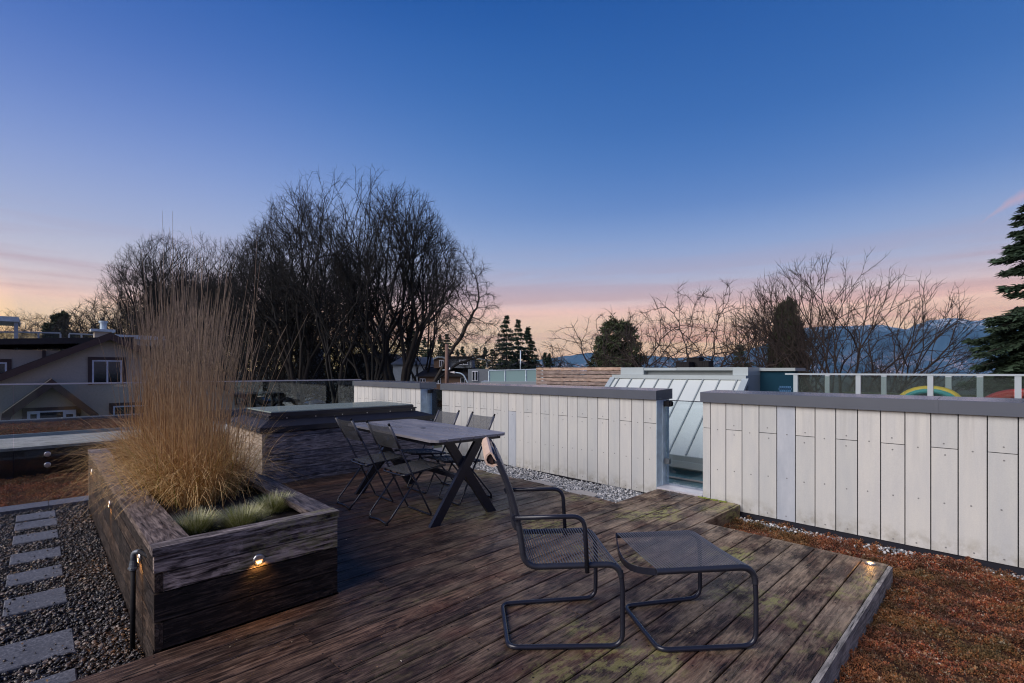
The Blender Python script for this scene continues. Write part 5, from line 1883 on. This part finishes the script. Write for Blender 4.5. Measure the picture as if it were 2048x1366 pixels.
def tree_mesh(P, par, tip_r, expo, max_r, sides=4, jitter=0, seed=1):
    """tapered tubes along every edge; returns V,Q and radii"""
    n = len(P)
    w = np.zeros(n)
    kids = np.bincount(par[par >= 0], minlength=n)
    w[kids == 0] = 1
    for i_ in range(n - 1, 0, -1):
        if par[i_] >= 0:
            w[par[i_]] += w[i_]
    R = np.minimum(tip_r * w ** expo, max_r)
    d = np.zeros((n, 3))
    m_ = par >= 0
    d[m_] = P[m_] - P[par[m_]]
    d[~m_] = (0, 0, 1)
    d /= np.linalg.norm(d, axis=1, keepdims=True) + 1e-9
    ref = np.where(np.abs(d[:, 2:3]) < .9, np.array([[0, 0, 1.0]]), np.array([[1.0, 0, 0]]))
    a = np.cross(d, ref); a /= np.linalg.norm(a, axis=1, keepdims=True)
    b = np.cross(d, a)
    e = np.nonzero(m_)[0]
    ang = 2 * pi * np.arange(sides) / sides
    ca, sa = np.cos(ang), np.sin(ang)
    off = a[e][:, None, :] * ca[None, :, None] + b[e][:, None, :] * sa[None, :, None]
    r0 = np.minimum(R[par[e]], R[e] * 1.6)[:, None, None]
    V0 = P[par[e]][:, None, :] + off * r0
    V1 = P[e][:, None, :] + off * R[e][:, None, None]
    V = np.concatenate([V0, V1], 1).reshape(-1, 3)
    base = (np.arange(len(e)) * 2 * sides)[:, None]
    Q = []
    for k in range(sides):
        Q.append(np.concatenate([base + k, base + (k + 1) % sides, base + sides + (k + 1) % sides, base + sides + k], 1))
    Q = np.concatenate(Q, 0)
    return V, Q, R, e


def twigs(P, par, R, thr, per, length, tip_r, droop, seed, spread=.7):
    """fine shoots on thin wood"""
    r_ = np.random.default_rng(seed)
    cand = np.nonzero((R < thr) & (par >= 0))[0]
    src = np.repeat(cand, per)
    N_ = len(src)
    d = P[src] - P[par[src]]
    d /= np.linalg.norm(d, axis=1, keepdims=True) + 1e-9
    d = d + r_.normal(0, spread, (N_, 3))
    d /= np.linalg.norm(d, axis=1, keepdims=True)
    L = length * r_.uniform(.4, 1.2, N_)[:, None]
    p0 = P[src]
    p1 = p0 + d * L * .5
    d2 = d + r_.normal(0, .35, (N_, 3)) + np.array((0, 0, droop))
    d2 /= np.linalg.norm(d2, axis=1, keepdims=True)
    p2 = p1 + d2 * L * .5
    side = np.cross(d, r_.normal(0, 1, (N_, 3))); side /= np.linalg.norm(side, axis=1, keepdims=True)
    s2 = np.cross(d, side)
    rr = tip_r
    V = np.stack([p0 + side * rr, p0 - side * rr * .5 + s2 * rr, p0 - side * rr * .5 - s2 * rr,
                  p1 + side * rr * .8, p1 - side * rr * .4 + s2 * rr * .8, p1 - side * rr * .4 - s2 * rr * .8,
                  p2 + side * rr * .4, p2 - side * rr * .2 + s2 * rr * .4, p2 - side * rr * .2 - s2 * rr * .4], 1).reshape(-1, 3)
    b = (np.arange(N_) * 9)[:, None]
    Q = np.concatenate([np.concatenate([b + l * 3 + k, b + l * 3 + (k + 1) % 3, b + l * 3 + 3 + (k + 1) % 3, b + l * 3 + 3 + k], 1) for l in (0, 1) for k in range(3)], 0)
    return V, Q


def make_tree(name, label, P, par, group, tip_r=.012, expo=.5, max_r=.5, per=3, tw=.8, droop=0.0, seed=1, mat=None, tmat=None, thr=.05, spread=.7):
    t = empty(name, (0, 0, 0), label, 'tree', group)
    V, Q, R, e = tree_mesh(P, par, tip_r, expo, max_r)
    big = R[e] > max_r * .33
    qb = np.tile(big, 4)
    if big.any():
        np_mesh('trunk', V, Q[qb], tmat or M['bark'], t, smooth=True, nper=4)
    V2, Q2 = twigs(P, par, R, thr, per, tw, tip_r * .8, droop, seed, spread)
    VV = np.vstack([V, V2]); QQ = np.vstack([Q[~qb], Q2 + len(V)])
    np_mesh('crown', VV, QQ, mat or M['twig'], t, nper=4)
    return t


def dome(n, r, z0, z1, seed, hollow=.35, lean=(0, 0)):
    """attraction points filling an egg-shaped crown"""
    r_ = np.random.default_rng(seed)
    out = []
    while len(out) < n:
        q = r_.uniform(-1, 1, (n, 3))
        l = np.linalg.norm(q, axis=1)
        k = (l < 1) & (l > hollow * r_.random(n))
        out += q[k].tolist()
    q = np.array(out[:n])
    zz = (q[:, 2] + 1) / 2
    w = np.clip(1.12 - .45 * zz, .4, 1.1)
    return np.c_[q[:, 0] * r * w + lean[0] * zz, q[:, 1] * r * w + lean[1] * zz, z0 + zz * (z1 - z0)]


# tall lime-like tree, 26 m (three shapes) -------------------------------------------------
def stems(seed, z_fork, n, length, out, wob=.12, step=.5, thick=1):
    """a short trunk and several rising stems: node list and parents"""
    r_ = np.random.default_rng(seed)
    pts, par = [], []
    for z in np.arange(0, z_fork + .01, step):
        pts.append(np.array((0, 0, z))); par.append(len(pts) - 2)
    root_n = len(pts) - 1
    for k in range(n):
        a = 2 * pi * (k + r_.uniform(-.3, .3)) / n
        o_ = out * r_.uniform(.35, 1.1)
        d = np.array((cos(a) * o_, sin(a) * o_, 1.0)); d /= np.linalg.norm(d)
        L = length * r_.uniform(.75, 1.1)
        p = pts[root_n].copy(); prev = root_n - int(r_.integers(0, max(1, min(root_n, 4))))
        p = pts[prev].copy()
        for q in range(int(L / step)):
            d = d + r_.normal(0, wob, 3) + np.array((0, 0, .035)); d /= np.linalg.norm(d)
            p = p + d * step
            pts.append(p.copy()); par.append(prev); prev = len(pts) - 1
    return pts, par


def fork_tree(seed, h, r, n_st, zf, out0, L0, shrink, ang, levels, up=.10, outp=.05, seg=.55, wob=.05, droop=0., zc=.45, third=.25, side=.5, cap=17000):
    """crown built by repeated forking: every limb rises, leans outward and divides"""
    r_ = np.random.default_rng(seed)
    P, par = [], []
    for z in np.arange(0, zf + .01, seg):
        P.append(np.array((0, 0, z))); par.append(len(P) - 2)
    root = len(P) - 1
    stack = []
    for k in range(n_st):
        a = 2 * pi * (k + r_.uniform(-.35, .35)) / n_st
        o_ = out0 * (r_.uniform(.15, 1.0) ** .7)
        d = np.array((cos(a) * o_, sin(a) * o_, 1.0))
        stack.append((max(0, root - int(r_.integers(0, max(1, root)))), d / np.linalg.norm(d), L0 * r_.uniform(.85, 1.25), 0))
    from collections import deque
    q = deque(stack)
    while q and len(P) < cap:
        pi_, d, L, lev = q.popleft()
        p = P[pi_].copy(); prev = pi_
        n_ = max(2, int(round(L / seg))) if L > seg else 2
        st_ = L / n_
        ax = np.array((p[0], p[1], 0)); na = np.linalg.norm(ax); ax = ax / na if na > .3 else d * (1, 1, 0)
        ok = True
        for s_ in range(n_):
            tr = np.array((0, 0, up - droop * (lev / levels) ** 2)) + ax * outp
            d = d + r_.normal(0, wob, 3) + tr * (st_ / seg) * .6; d = d / np.linalg.norm(d)
            p = p + d * st_
            zz = (p[2] - zc * h) / ((1 - zc) * h) if p[2] > zc * h else (zc * h - p[2]) / (zc * h) * .55
            if (p[0] ** 2 + p[1] ** 2) / r ** 2 + zz ** 2 > 1.0 + r_.normal(0, .05):
                ok = False; break
            P.append(p.copy()); par.append(prev); prev = len(P) - 1
            if side > 0 and lev >= 1 and r_.random() < side * st_ / L * 1.6 and lev + 2 < levels:
                v = np.cross(d, r_.normal(0, 1, 3)); v /= np.linalg.norm(v)
                dd = d * cos(.75) + v * sin(.75)
                q.append((prev, dd, L * .5, lev + 2))
        if not ok or lev + 1 >= levels:
            continue
        nk = 3 if r_.random() < third else 2
        v = np.cross(d, r_.normal(0, 1, 3)); v /= np.linalg.norm(v); w_ = np.cross(d, v)
        ph = r_.uniform(0, 2 * pi)
        for k in range(nk):
            a = ph + 2 * pi * k / nk + r_.normal(0, .25)
            an = ang * r_.uniform(.55, 1.35)
            dd = d * cos(an) + (v * cos(a) + w_ * sin(a)) * sin(an)
            q.append((prev, dd, L * shrink * r_.uniform(.8, 1.15), lev + 1))
    return np.array(P), np.array(par)


def tall_tree(seed, r, h, lean, nA=7500):
    return fork_tree(seed, h, r, 6, h * .12, .50, h * .215, .81, .37, 9 if seed == 11 else 8, up=.05, outp=.02, seg=.6, wob=.05, third=.10, side=.34, cap=15000)


def tall_tree_old(seed, r, h, lean, nA=7500):
    A = dome(nA, r, h * .20, h, seed, .0, lean)
    st, sp_ = stems(seed + 3, h * .10, 12, h * .80, .46, .03)
    P, par = grow(seed, A, st, .42, 2.6, .62, (0, 0, .16), spar=sp_, smooth=2, iters=220)
    return P, par


TG = 'big bare trees left of centre'
kinds = []
for seed, r, lean in ((11, 7.6, (0, 0)), (12, 7.0, (1.0, .6)), (13, 8.2, (-.8, .5))):
    P, par = tall_tree(seed, r, 26, lean)
    kinds.append(make_tree('bare_tree', 'x', P, par, TG, .013, .50, .48, 2, .8, .10, seed, thr=.022, spread=.7))
# a lower tree that leans and hangs over to the right
r2 = np.random.default_rng(5)
A = dome(1500, 4.6, 6, 18, 21, .3, (0, 0)) + np.array((5.5, 0, 0))
A2 = dome(700, 3.2, 3.0, 8.5, 22, .2, (0, 0)) + np.array((8.6, 0, 2.0))
st = [np.array((.30 * k, 0, .55 * k)) for k in range(10)]; sp_ = list(range(-1, 9))
for br, pts_ in ((6, [(.62 * .5, 0, .5 * 1.0)] * 15), (9, [(.46, .02, .30)] * 7 + [(.5, 0, .12)] * 7), (8, [(.34, -.02, .52)] * 16)):
    p_, pr_ = st[br].copy(), br
    for q_ in pts_:
        p_ = p_ + np.array(q_) * .85; st.append(p_.copy()); sp_.append(pr_); pr_ = len(st) - 1
P, par = grow(23, np.vstack([A, A2]), st, .45, 3.2, .72, (.03, 0, .0), spar=sp_, smooth=2)
kinds.append(make_tree('bare_tree', 'x', P, par, TG, .0125, .55, .42, 5, .95, -.35, 24, thr=.04))
used = [False] * len(kinds)


def plant(kinds_, used_, k, u, depth, v_top, h0, rz, label, group=None, zb=None, sx=1.0):
    p = gpt(u, depth) if zb is None else at(u, depth, None, zb)
    ztop = CH - (v_top - HY) * depth / F
    s_ = (ztop - p[2]) / h0
    o = kinds_[k] if not used_[k] else copy_tree(kinds_[k])
    used_[k] = True
    o.location = tuple(p)
    o.scale = (s_ * sx, s_ * sx, s_)
    o.rotation_euler = (0, 0, rz)
    o['label'] = label
    if group: o['group'] = group
    return o


big = [(0, 600, 66, 384, .3, .98, 'tall bare tree on the left shoulder of the highest group'),
       (1, 668, 62, 330, 1.9, 1.1, 'tallest bare tree, left peak of the highest group'),
       (2, 742, 63, 334, 4.1, 1.08, 'tall bare tree forming the right peak of the highest group'),
       (0, 798, 64, 366, 2.6, 1.0, 'tall bare tree just right of the highest peak'),
       (1, 845, 66, 430, 5.0, 1.05, 'bare tree stepping down the right side of the highest group'),
       (2, 560, 72, 470, .9, 1.05, 'bare tree filling the gap left of the highest group'),
       (0, 505, 76, 470, 3.3, 1.15, 'bare tree above the right part of the reeds'),
       (1, 440, 80, 466, .4, 1.1, 'bare tree above the middle of the reeds'),
       (2, 385, 82, 462, 2.2, 1.1, 'bare tree above the left part of the reeds'),
       (0, 335, 84, 464, 5.6, 1.1, 'bare tree with a rounded top left of the reeds'),
       (1, 288, 84, 482, 3.9, 1.0, 'leftmost tall bare tree behind the gabled house'),
       (2, 252, 86, 560, 1.2, .9, 'shorter bare tree at the left end of the tall row')]
for k, u, dd, vt, rz, sx, lb in big:
    plant(kinds, used, k, u, dd, vt, 26.3, rz, lb, sx=sx)
o = plant(kinds, used, 3, 818, 56, 476, 18.3, -YAW, 'bare tree leaning right with drooping outer boughs at the right end of the group', sx=.88)
# dense brushwood low in the group
A = dome(2600, 6.5, .5, 14, 41, .0, (0, 0))
P, par = grow(42, A, [(0, 0, 0), (0, 0, .5)], .55, 6, .85, (0, 0, .05))
kb = [make_tree('thicket_tree', 'x', P, par, 'dense dark thicket trees', .022, .45, .25, 5, 1.2, 0, 43, thr=.2)]
ub = [False]
for u, dd, vt, rz, sx, lb in ((545, 70, 545, 0, 1.0, 'dense dark thicket directly right of the reeds'), (600, 74, 540, 1.1, 1.0, 'dense dark thicket in the middle of the highest group'),
                              (655, 76, 545, 2.0, 1.0, 'dense dark thicket under the left peak of the highest group'), (705, 80, 560, 4.0, .9, 'dense dark thicket under the right peak of the highest group'),
                              (470, 84, 520, 5.0, 1.0, 'dense dark thicket behind the right half of the reeds'), (395, 88, 545, 3.0, 1.1, 'dense dark thicket behind the middle of the reeds'),
                              (320, 88, 565, 2.4, 1.1, 'dense dark thicket behind the left half of the reeds'), (262, 90, 612, .7, 1.0, 'dense dark thicket right behind the gable peak'),
                              (190, 92, 597, 1.7, 1.0, 'rounded dark thicket above the house chimney'), (158, 96, 620, 4.4, .9, 'low dark thicket left of the house chimney'),
                              (755, 84, 600, 3.1, .9, 'thin thicket low between the right hand trunks')):
    plant(kb, ub, 0, u, dd, vt, 14.3, rz, lb, sx=sx)


# spreading orchard tree (crown of long crooked boughs) on the right
A = dome(1100, 5.0, 2.6, 7.4, 51, .35, (0, 0))
A[:, 0] *= 1.25
st, sp_ = stems(55, 1.6, 6, 4.6, .95, .16, .3)
P, par = grow(52, A, st, .28, 2.2, .50, (0, 0, .08), spar=sp_, smooth=2)
P += np.random.default_rng(9).normal(0, .02, P.shape)
ks = [make_tree('spreading_tree', 'x', P, par, 'bare trees on the right', .0075, .56, .16, 3, .42, .18, 53, M['twig_warm'], M['twig_warm'], thr=.03, spread=.5)]
us = [False]
plant(ks, us, 0, 1268, 27, 604, 7.6, -YAW + .2, 'spreading bare tree left of the tubs, its twigs across the round evergreen', zb=-3.5, sx=1.0)
plant(ks, us, 0, 1408, 24, 548, 7.6, -YAW + 2.6, 'spreading bare tree with crooked boughs behind the roof housing', zb=-3.5, sx=.72)
# vase shaped many-stemmed tree
A = dome(2300, 4.2, 1.8, 8.4, 61, .2, (0, 0))
A[:, :2] *= np.clip(A[:, 2:3] / 5.2, .45, 1.25)
st, sp_ = stems(65, .6, 11, 5.6, .62, .08, .3)
P, par = fork_tree(62, 8.7, 4.4, 9, .5, .80, 2.0, .80, .36, 7, up=.04, outp=.03, seg=.25, wob=.06, zc=.42, third=.15, side=.35, cap=9000)
kv = [make_tree('vase_tree', 'x', P, par, 'bare trees on the right', .0065, .50, .12, 2, .34, .25, 63, M['twig_warm'], M['twig_warm'], thr=.012, spread=.5)]
uv = [False]
plant(kv, uv, 0, 1672, 22, 496, 8.7, 1.0, 'tall vase shaped bare tree right of the columnar cypress', zb=-3.0, sx=1.0)
plant(kv, uv, 0, 1552, 26, 556, 8.7, 3.4, 'bare tree wrapping the columnar cypress with fine upright twigs', zb=-3.0, sx=.62)
plant(kv, uv, 0, 1772, 24, 676, 8.7, 5.2, 'low bare tree with arching twigs in front of the mountain', zb=-3.0, sx=.72)
# small bare trees on the horizon
for u, dd, vt, rz, lb in ((18, 120, 606, 0, 'small bare tree at the left picture edge against the glow'), (75, 130, 618, 1, 'small bare tree against the yellow glow, left'),
                          (98, 132, 624, 2.4, 'small bare tree just left of the round dark pine'), (135, 125, 612, 3.1, 'small bare tree between pine and thicket')):
    plant(ks, us, 0, u, dd, vt, 7.6, rz, lb, 'small bare trees on the left horizon', sx=.75)


def leaf_cloud(pts, N, size, seed, elong=1.6, droop=0.0):
    """triangles scattered in blobs: pts = (x,y,z,rx,ry,rz)"""
    r_ = np.random.default_rng(seed)
    pts = np.array(pts, float)
    vol = pts[:, 3] * pts[:, 4] * pts[:, 5]
    w = vol ** .8; w /= w.sum()
    c = pts[r_.choice(len(pts), N, p=w)]
    q = r_.normal(0, 1, (N, 3)); q /= np.linalg.norm(q, axis=1, keepdims=True)
    q *= (r_.random((N, 1)) ** .45)
    p = c[:, :3] + q * c[:, 3:6]
    d = q + r_.normal(0, .6, (N, 3)) + np.array((0, 0, droop)); d /= np.linalg.norm(d, axis=1, keepdims=True)
    s_ = np.cross(d, r_.normal(0, 1, (N, 3))); s_ /= np.linalg.norm(s_, axis=1, keepdims=True)
    L = size * r_.uniform(.5, 1.4, (N, 1))
    V = np.stack([p - s_ * L / elong / 2, p + s_ * L / elong / 2, p + d * L], 1).reshape(-1, 3)
    return V, np.arange(N * 3).reshape(-1, 3)


# conifer with drooping layered boughs
def conifer(name, label, h, rad, seed, whorls, group=None, bare=.12, dens=1.0, mat=None, leaf=.5, gap=.0):
    r_ = np.random.default_rng(seed)
    t = empty(name, (0, 0, 0), label, 'tree', group)
    MB().tube([(0, 0, 0), (0, 0, h * .5), (0, 0, h)], [h * .018, h * .011, h * .002], 7).build('trunk', M['bark'], t)
    Vs, Ts, wood_ = [], [], MB()
    o_ = 0
    for k in range(whorls):
        f = k / (whorls - 1)
        z = h * (bare + (1 - bare) * f)
        R0 = rad * (1 - f) ** .8 + rad * .04
        nb_ = r_.integers(4, 7)
        for j in range(nb_):
            if r_.random() < gap: continue
            a = r_.uniform(0, 2 * pi)
            L = R0 * r_.uniform(.5, 1.15)
            up = .25 - .55 * (1 - f)
            n_ = max(3, int(L / (leaf * .55)))
            p = np.array((0, 0, z))
            d = np.array((cos(a), sin(a), up * .4 + .1))
            pts = [p]
            for q in range(n_):
                d = d + np.array((0, 0, -.10 if q < n_ * .6 else .14)); d /= np.linalg.norm(d)
                p = p + d * L / n_
                pts.append(p)
            pts = np.array(pts)
            wood_.tube(pts[[0, len(pts) // 2, -1]], [h * .004, h * .0025, h * .001], 3, False)
            N_ = int(n_ * 16 * dens)
            ti = r_.uniform(.08, 1.02, N_) * n_
            i0 = np.minimum(ti.astype(int), n_ - 1)
            base = pts[i0] + (pts[i0 + 1] - pts[i0]) * (ti - i0)[:, None]
            sd = np.array((-sin(a), cos(a), 0))
            taper = (1.15 - .75 * ti / n_)[:, None]
            off = sd * r_.normal(0, 1, (N_, 1)) * L * .16 * taper + np.array((0, 0, 1)) * r_.normal(-.12, .20, (N_, 1)) * leaf
            b = base + off
            out = np.array((cos(a), sin(a), 0)) * .7 + sd * np.sign(r_.normal(0, 1, (N_, 1))) * .5 + r_.normal(0, .3, (N_, 3)) + np.array((0, 0, -.25))
            out /= np.linalg.norm(out, axis=1, keepdims=True)
            s_ = np.cross(out, r_.normal(0, 1, (N_, 3))); s_ /= np.linalg.norm(s_, axis=1, keepdims=True)
            l = leaf * r_.uniform(.4, 1.1, (N_, 1))
            Vs.append(np.stack([b - s_ * l * .22, b + s_ * l * .22, b + out * l], 1).reshape(-1, 3))
    V = np.vstack(Vs)
    np_mesh('crown', V, np.arange(len(V)).reshape(-1, 3), mat or M['needle'], t)
    wood_.build('boughs', M['bark'], t, kind='stuff')
    return t


CG = 'conifers on the skyline'
c1 = conifer('conifer_tree', 'x', 16, 4.2, 71, 30, CG, leaf=.50, dens=.8, gap=.12)
c2 = conifer('conifer_tree', 'x', 16, 5.2, 72, 24, CG, leaf=.55, dens=.8, gap=.25)
kc, uc = [c1, c2], [False, False]
for k, u, dd, vt, rz, sx, lb in ((1, 1013, 88, 634, 0, .75, 'tallest conifer, left of the group of three in the centre'), (1, 1036, 92, 642, 2, .70, 'middle conifer of the group of three in the centre'),
                                 (0, 1056, 90, 657, 1, .85, 'right hand conifer of the group of three in the centre'),
                                 (0, 822, 110, 648, 1.5, 1.1, 'broad conifer seen through the drooping boughs'), (0, 848, 120, 676, 3, 1.0, 'conifer left of the pair behind the timber pole'),
                                 (0, 862, 118, 682, 4, .8, 'slim conifer between the trunks and the timber pole'), (0, 880, 112, 672, 2.2, .8, 'slim conifer just left of the timber pole'),
                                 (1, 894, 112, 670, 5, .9, 'conifer directly behind the timber pole'), (0, 916, 150, 700, 0, 1.0, 'small conifer right of the timber pole'),
                                 (0, 925, 150, 694, 1, .9, 'small pointed conifer above the white framed terrace'), (1, 952, 150, 698, 2, 1.0, 'small conifer above the terrace canopy frame'),
                                 (0, 970, 140, 696, 4, .9, 'small conifer left of the group of three'), (1, 985, 130, 700, 3, 1.1, 'low conifer at the foot of the group of three'),
                                 (0, 1090, 120, 707, 1, .9, 'small pointed conifer right of the group of three'), (0, 1098, 122, 709, 2, .8, 'small pointed conifer left of the cedar fence end'),
                                 (1, 1072, 118, 712, 5, .9, 'low conifer beside the thin pale pole'), (1, 1480, 60, 694, 1.0, .9, 'small dark conifer left of the columnar cypress')):
    plant(kc, uc, k, u, dd, vt, 16, rz, lb, sx=sx)
for u, dd, vt, rz, lb in ((940, 160, 702, 1.1, 'faint bare tree on the skyline right of the dormer'), (1105, 125, 708, 2.4, 'faint bare tree left of the distant inlet'), (1120, 130, 712, .3, 'faint low bare tree by the distant inlet')):
    plant(kb, ub, 0, u, dd, vt, 14.3, rz, lb, 'faint bare trees on the skyline', sx=.9)
# big conifer cut by the right picture edge
bc_ = conifer('fir_tree', 'large dark fir with drooping layered boughs cut by the right picture edge', 17.5, 3.7, 81, 40, None, .18, 3.2, M['needle'], .28, .04)
p = at(2096, 16, None, -4.5)
bc_.location = tuple(p)
bc_.scale = (.9, .9, .69)
bc_.rotation_euler = (0, 0, .6)

# round evergreen and the columnar cypress
re_ = empty('round_evergreen', tuple(at(1232, 34, None, -4.0)), 'dark rounded evergreen with a small pointed tip behind the cedar fence', 'tree')
r3 = np.random.default_rng(91)
blobs = [(.15, 0, 5.6, 1.3, 1.3, 1.9), (-.35, 0, 8.9, .16, .16, .45)]
for k in range(120):
    a, z = r3.uniform(0, 2 * pi), r3.uniform(3.6, 8.75)
    R0 = np.interp(z, [3, 5.8, 7.2, 8.0, 8.6, 9.0], [2.2, 2.0, 1.75, 1.35, .7, .2]) * r3.uniform(.55, 1.0)
    blobs.append((cos(a) * R0 * .92 + .1, sin(a) * R0 * .92, z, r3.uniform(.22, .5), r3.uniform(.22, .5), r3.uniform(.16, .32)))
V, T = leaf_cloud(blobs, 26000, .24, 92, 2.6)
np_mesh('crown', V, T, M['needle2'], re_)
MB().tube([(0, 0, -3), (0, 0, 6)], [.25, .08], 7).build('trunk', M['bark'], re_)
cy = empty('columnar_cypress', tuple(at(1574, 27, None, -4.0)), 'dark columnar cypress wrapped in bare twigs left of the mountain', 'tree')
blobs = [(0, 0, 5.8, .75, .75, 2.4)]
for k in range(150):
    a, z = r3.uniform(0, 2 * pi), r3.uniform(3.5, 9.0)
    R0 = np.interp(z, [3, 5, 7.4, 8.4, 9.0], [1.05, 1.0, .82, .55, .15]) * r3.uniform(.6, 1.0)
    blobs.append((cos(a) * R0, sin(a) * R0, z, r3.uniform(.12, .24), r3.uniform(.12, .24), r3.uniform(.25, .55)))
V, T = leaf_cloud(blobs, 26000, .20, 93, 3.0, .8)
np_mesh('crown', V, T, M['cypress'], cy)
MB().tube([(0, 0, -3), (0, 0, 7)], [.22, .06], 7).build('trunk', M['bark'], cy)
pn = empty('round_pine', tuple(gpt(119, 110)), 'round topped dark pine against the yellow glow at the left', 'tree')
blobs = [(r3.uniform(-1.9, 1.9), r3.uniform(-1.5, 1.5), z_, .9, .9, .6) for z_ in np.linspace(8, 12.8, 22)]
V, T = leaf_cloud([(b[0] * (1 if b[2] < 11.5 else .5), *b[1:]) for b in blobs], 9000, .5, 94, 2.0)
np_mesh('crown', V * np.array((1, 1, (CH - (625 - HY) * 110 / F - gpt(119, 110)[2]) / 13.4)), T, M['needle2'], pn)
MB().tube([(0, 0, 0), (0, 0, 11)], [.4, .1], 7).build('trunk', M['bark'], pn)

# ================================================================== MOUNTAINS ACROSS THE INLET
t = MT('haze-tinted forested mountain', .95, 0, spec=.0)
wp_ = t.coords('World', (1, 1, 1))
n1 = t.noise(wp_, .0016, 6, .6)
c = t.ramp(n1, [(0.35, (0.028, 0.060, 0.100)), (0.65, (0.048, 0.092, 0.145))])  # forest tone with extra blue painted in to imitate distance haze
sp = t.node('ShaderNodeSeparateXYZ')
t.l.new(t.node('ShaderNodeNewGeometry').outputs['Position'], sp.inputs[0])
snow_h = t.node('ShaderNodeMapRange'); t.l.new(sp.outputs[2], snow_h.inputs[0])
snow_h.inputs[1].default_value = 640; snow_h.inputs[2].default_value = 800
n2 = t.noise(t.coords('World', (1, 1, .5)), .0075, 4, .6, 1.5)
sf_ = t.math('MULTIPLY', snow_h.outputs[0], t.ramp(n2, [(0.545, 0.0), (0.575, 1.0)]))
c = t.mix(t.math('MULTIPLY', sf_, .8), c, (.7, .72, .78))
town_h = t.node('ShaderNodeMapRange'); t.l.new(sp.outputs[2], town_h.inputs[0])
town_h.inputs[1].default_value = 330; town_h.inputs[2].default_value = 120
n3 = t.noise(t.coords('World', (1, 1, 1.5)), .004, 4, .6)
n4 = t.noise(t.coords('World', (1, 1, 2)), .035, 3, .7)
tf = t.math('MULTIPLY', t.math('MULTIPLY', town_h.outputs[0], t.ramp(n3, [(0.50, 0.0), (0.58, 1.0)])), t.ramp(n4, [(0.50, 0.0), (0.60, 1.0)]))
c = t.mix(tf, c, (.55, .42, .42))
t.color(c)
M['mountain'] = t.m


def ridge(name, label, prof, depth, back, mat, seed, rows=26, rough_=1.0, zfoot=-40):
    r_ = np.random.default_rng(seed)
    us_ = np.arange(prof[0][0], prof[-1][0] + 1, 7.0)
    pv = np.interp(us_, [p[0] for p in prof], [p[1] for p in prof])
    V, Q = [], []
    n_ = len(us_)
    ph = r_.uniform(0, 6, 8)
    for j in range(rows):
        f = j / (rows - 1)
        for u, v in zip(us_, pv):
            dd = depth + back * (1 - f)                       # foot near, crest far
            h = CH - (v - HY) * (depth + back) / F
            rid = .10 * np.sin(u * .045 + ph[0]) * np.sin(f * 5 + ph[1]) + .06 * np.sin(u * .11 + f * 7 + ph[2]) + .03 * np.sin(u * .3 + f * 11 + ph[3])
            g = 1 - f                                        # 1 at the crest
            z = zfoot + (h - zfoot) * (g ** .85) + rid * (h - zfoot) * rough_ * 4 * g * f
            if j == 0:
                z = h + 4 * np.sin(u * .21 + ph[4]) + 3 * np.sin(u * .47 + ph[5])
            p = (FW + RT * (u - CX) / F) * dd
            V.append((p[0], p[1], z))
    # back face so that the crest has depth
    for u, v in zip(us_, pv):
        p = (FW + RT * (u - CX) / F) * (depth + back * 1.6)
        V.append((p[0], p[1], zfoot))
    for j in range(rows - 1):
        for k in range(n_ - 1):
            Q.append((j * n_ + k, (j + 1) * n_ + k, (j + 1) * n_ + k + 1, j * n_ + k + 1))
    for k in range(n_ - 1):
        Q.append((rows * n_ + k, k, k + 1, rows * n_ + k + 1))
    o = np_mesh(name, V, Q, mat, smooth=True, nper=4)
    tag(o, label, 'mountain', kind='structure')
    return o


ridge('mountain', 'long blue haze-tinted forested mountain with ski runs across the inlet',
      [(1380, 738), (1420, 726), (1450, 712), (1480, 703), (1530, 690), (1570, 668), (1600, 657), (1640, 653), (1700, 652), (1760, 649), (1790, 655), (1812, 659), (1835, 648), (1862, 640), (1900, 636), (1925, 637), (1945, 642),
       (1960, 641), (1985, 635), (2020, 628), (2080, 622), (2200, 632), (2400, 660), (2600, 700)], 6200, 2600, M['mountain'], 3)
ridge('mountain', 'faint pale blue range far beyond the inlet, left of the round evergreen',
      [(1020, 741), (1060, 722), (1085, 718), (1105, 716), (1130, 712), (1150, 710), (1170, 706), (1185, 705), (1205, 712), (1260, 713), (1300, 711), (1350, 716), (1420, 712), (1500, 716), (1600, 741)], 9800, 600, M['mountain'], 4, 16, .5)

# ================================================================== HAZE
hz = MB().box(-200, 12400, -4000, 12400, -260, 1080).build('haze', kind='stuff')
hm = bpy.data.materials.new('evening haze')
hm.use_nodes = True
hm.node_tree.nodes.clear()
ho = hm.node_tree.nodes.new('ShaderNodeOutputMaterial')
hv = hm.node_tree.nodes.new('ShaderNodeVolumePrincipled')
hv.inputs['Color'].default_value = (.32, .66, 1.0, 1)
hv.inputs['Density'].default_value = 0.00003
hv.inputs['Anisotropy'].default_value = 0.0
hm.node_tree.links.new(hv.outputs[0], ho.inputs['Volume'])
hz.data.materials.append(hm)
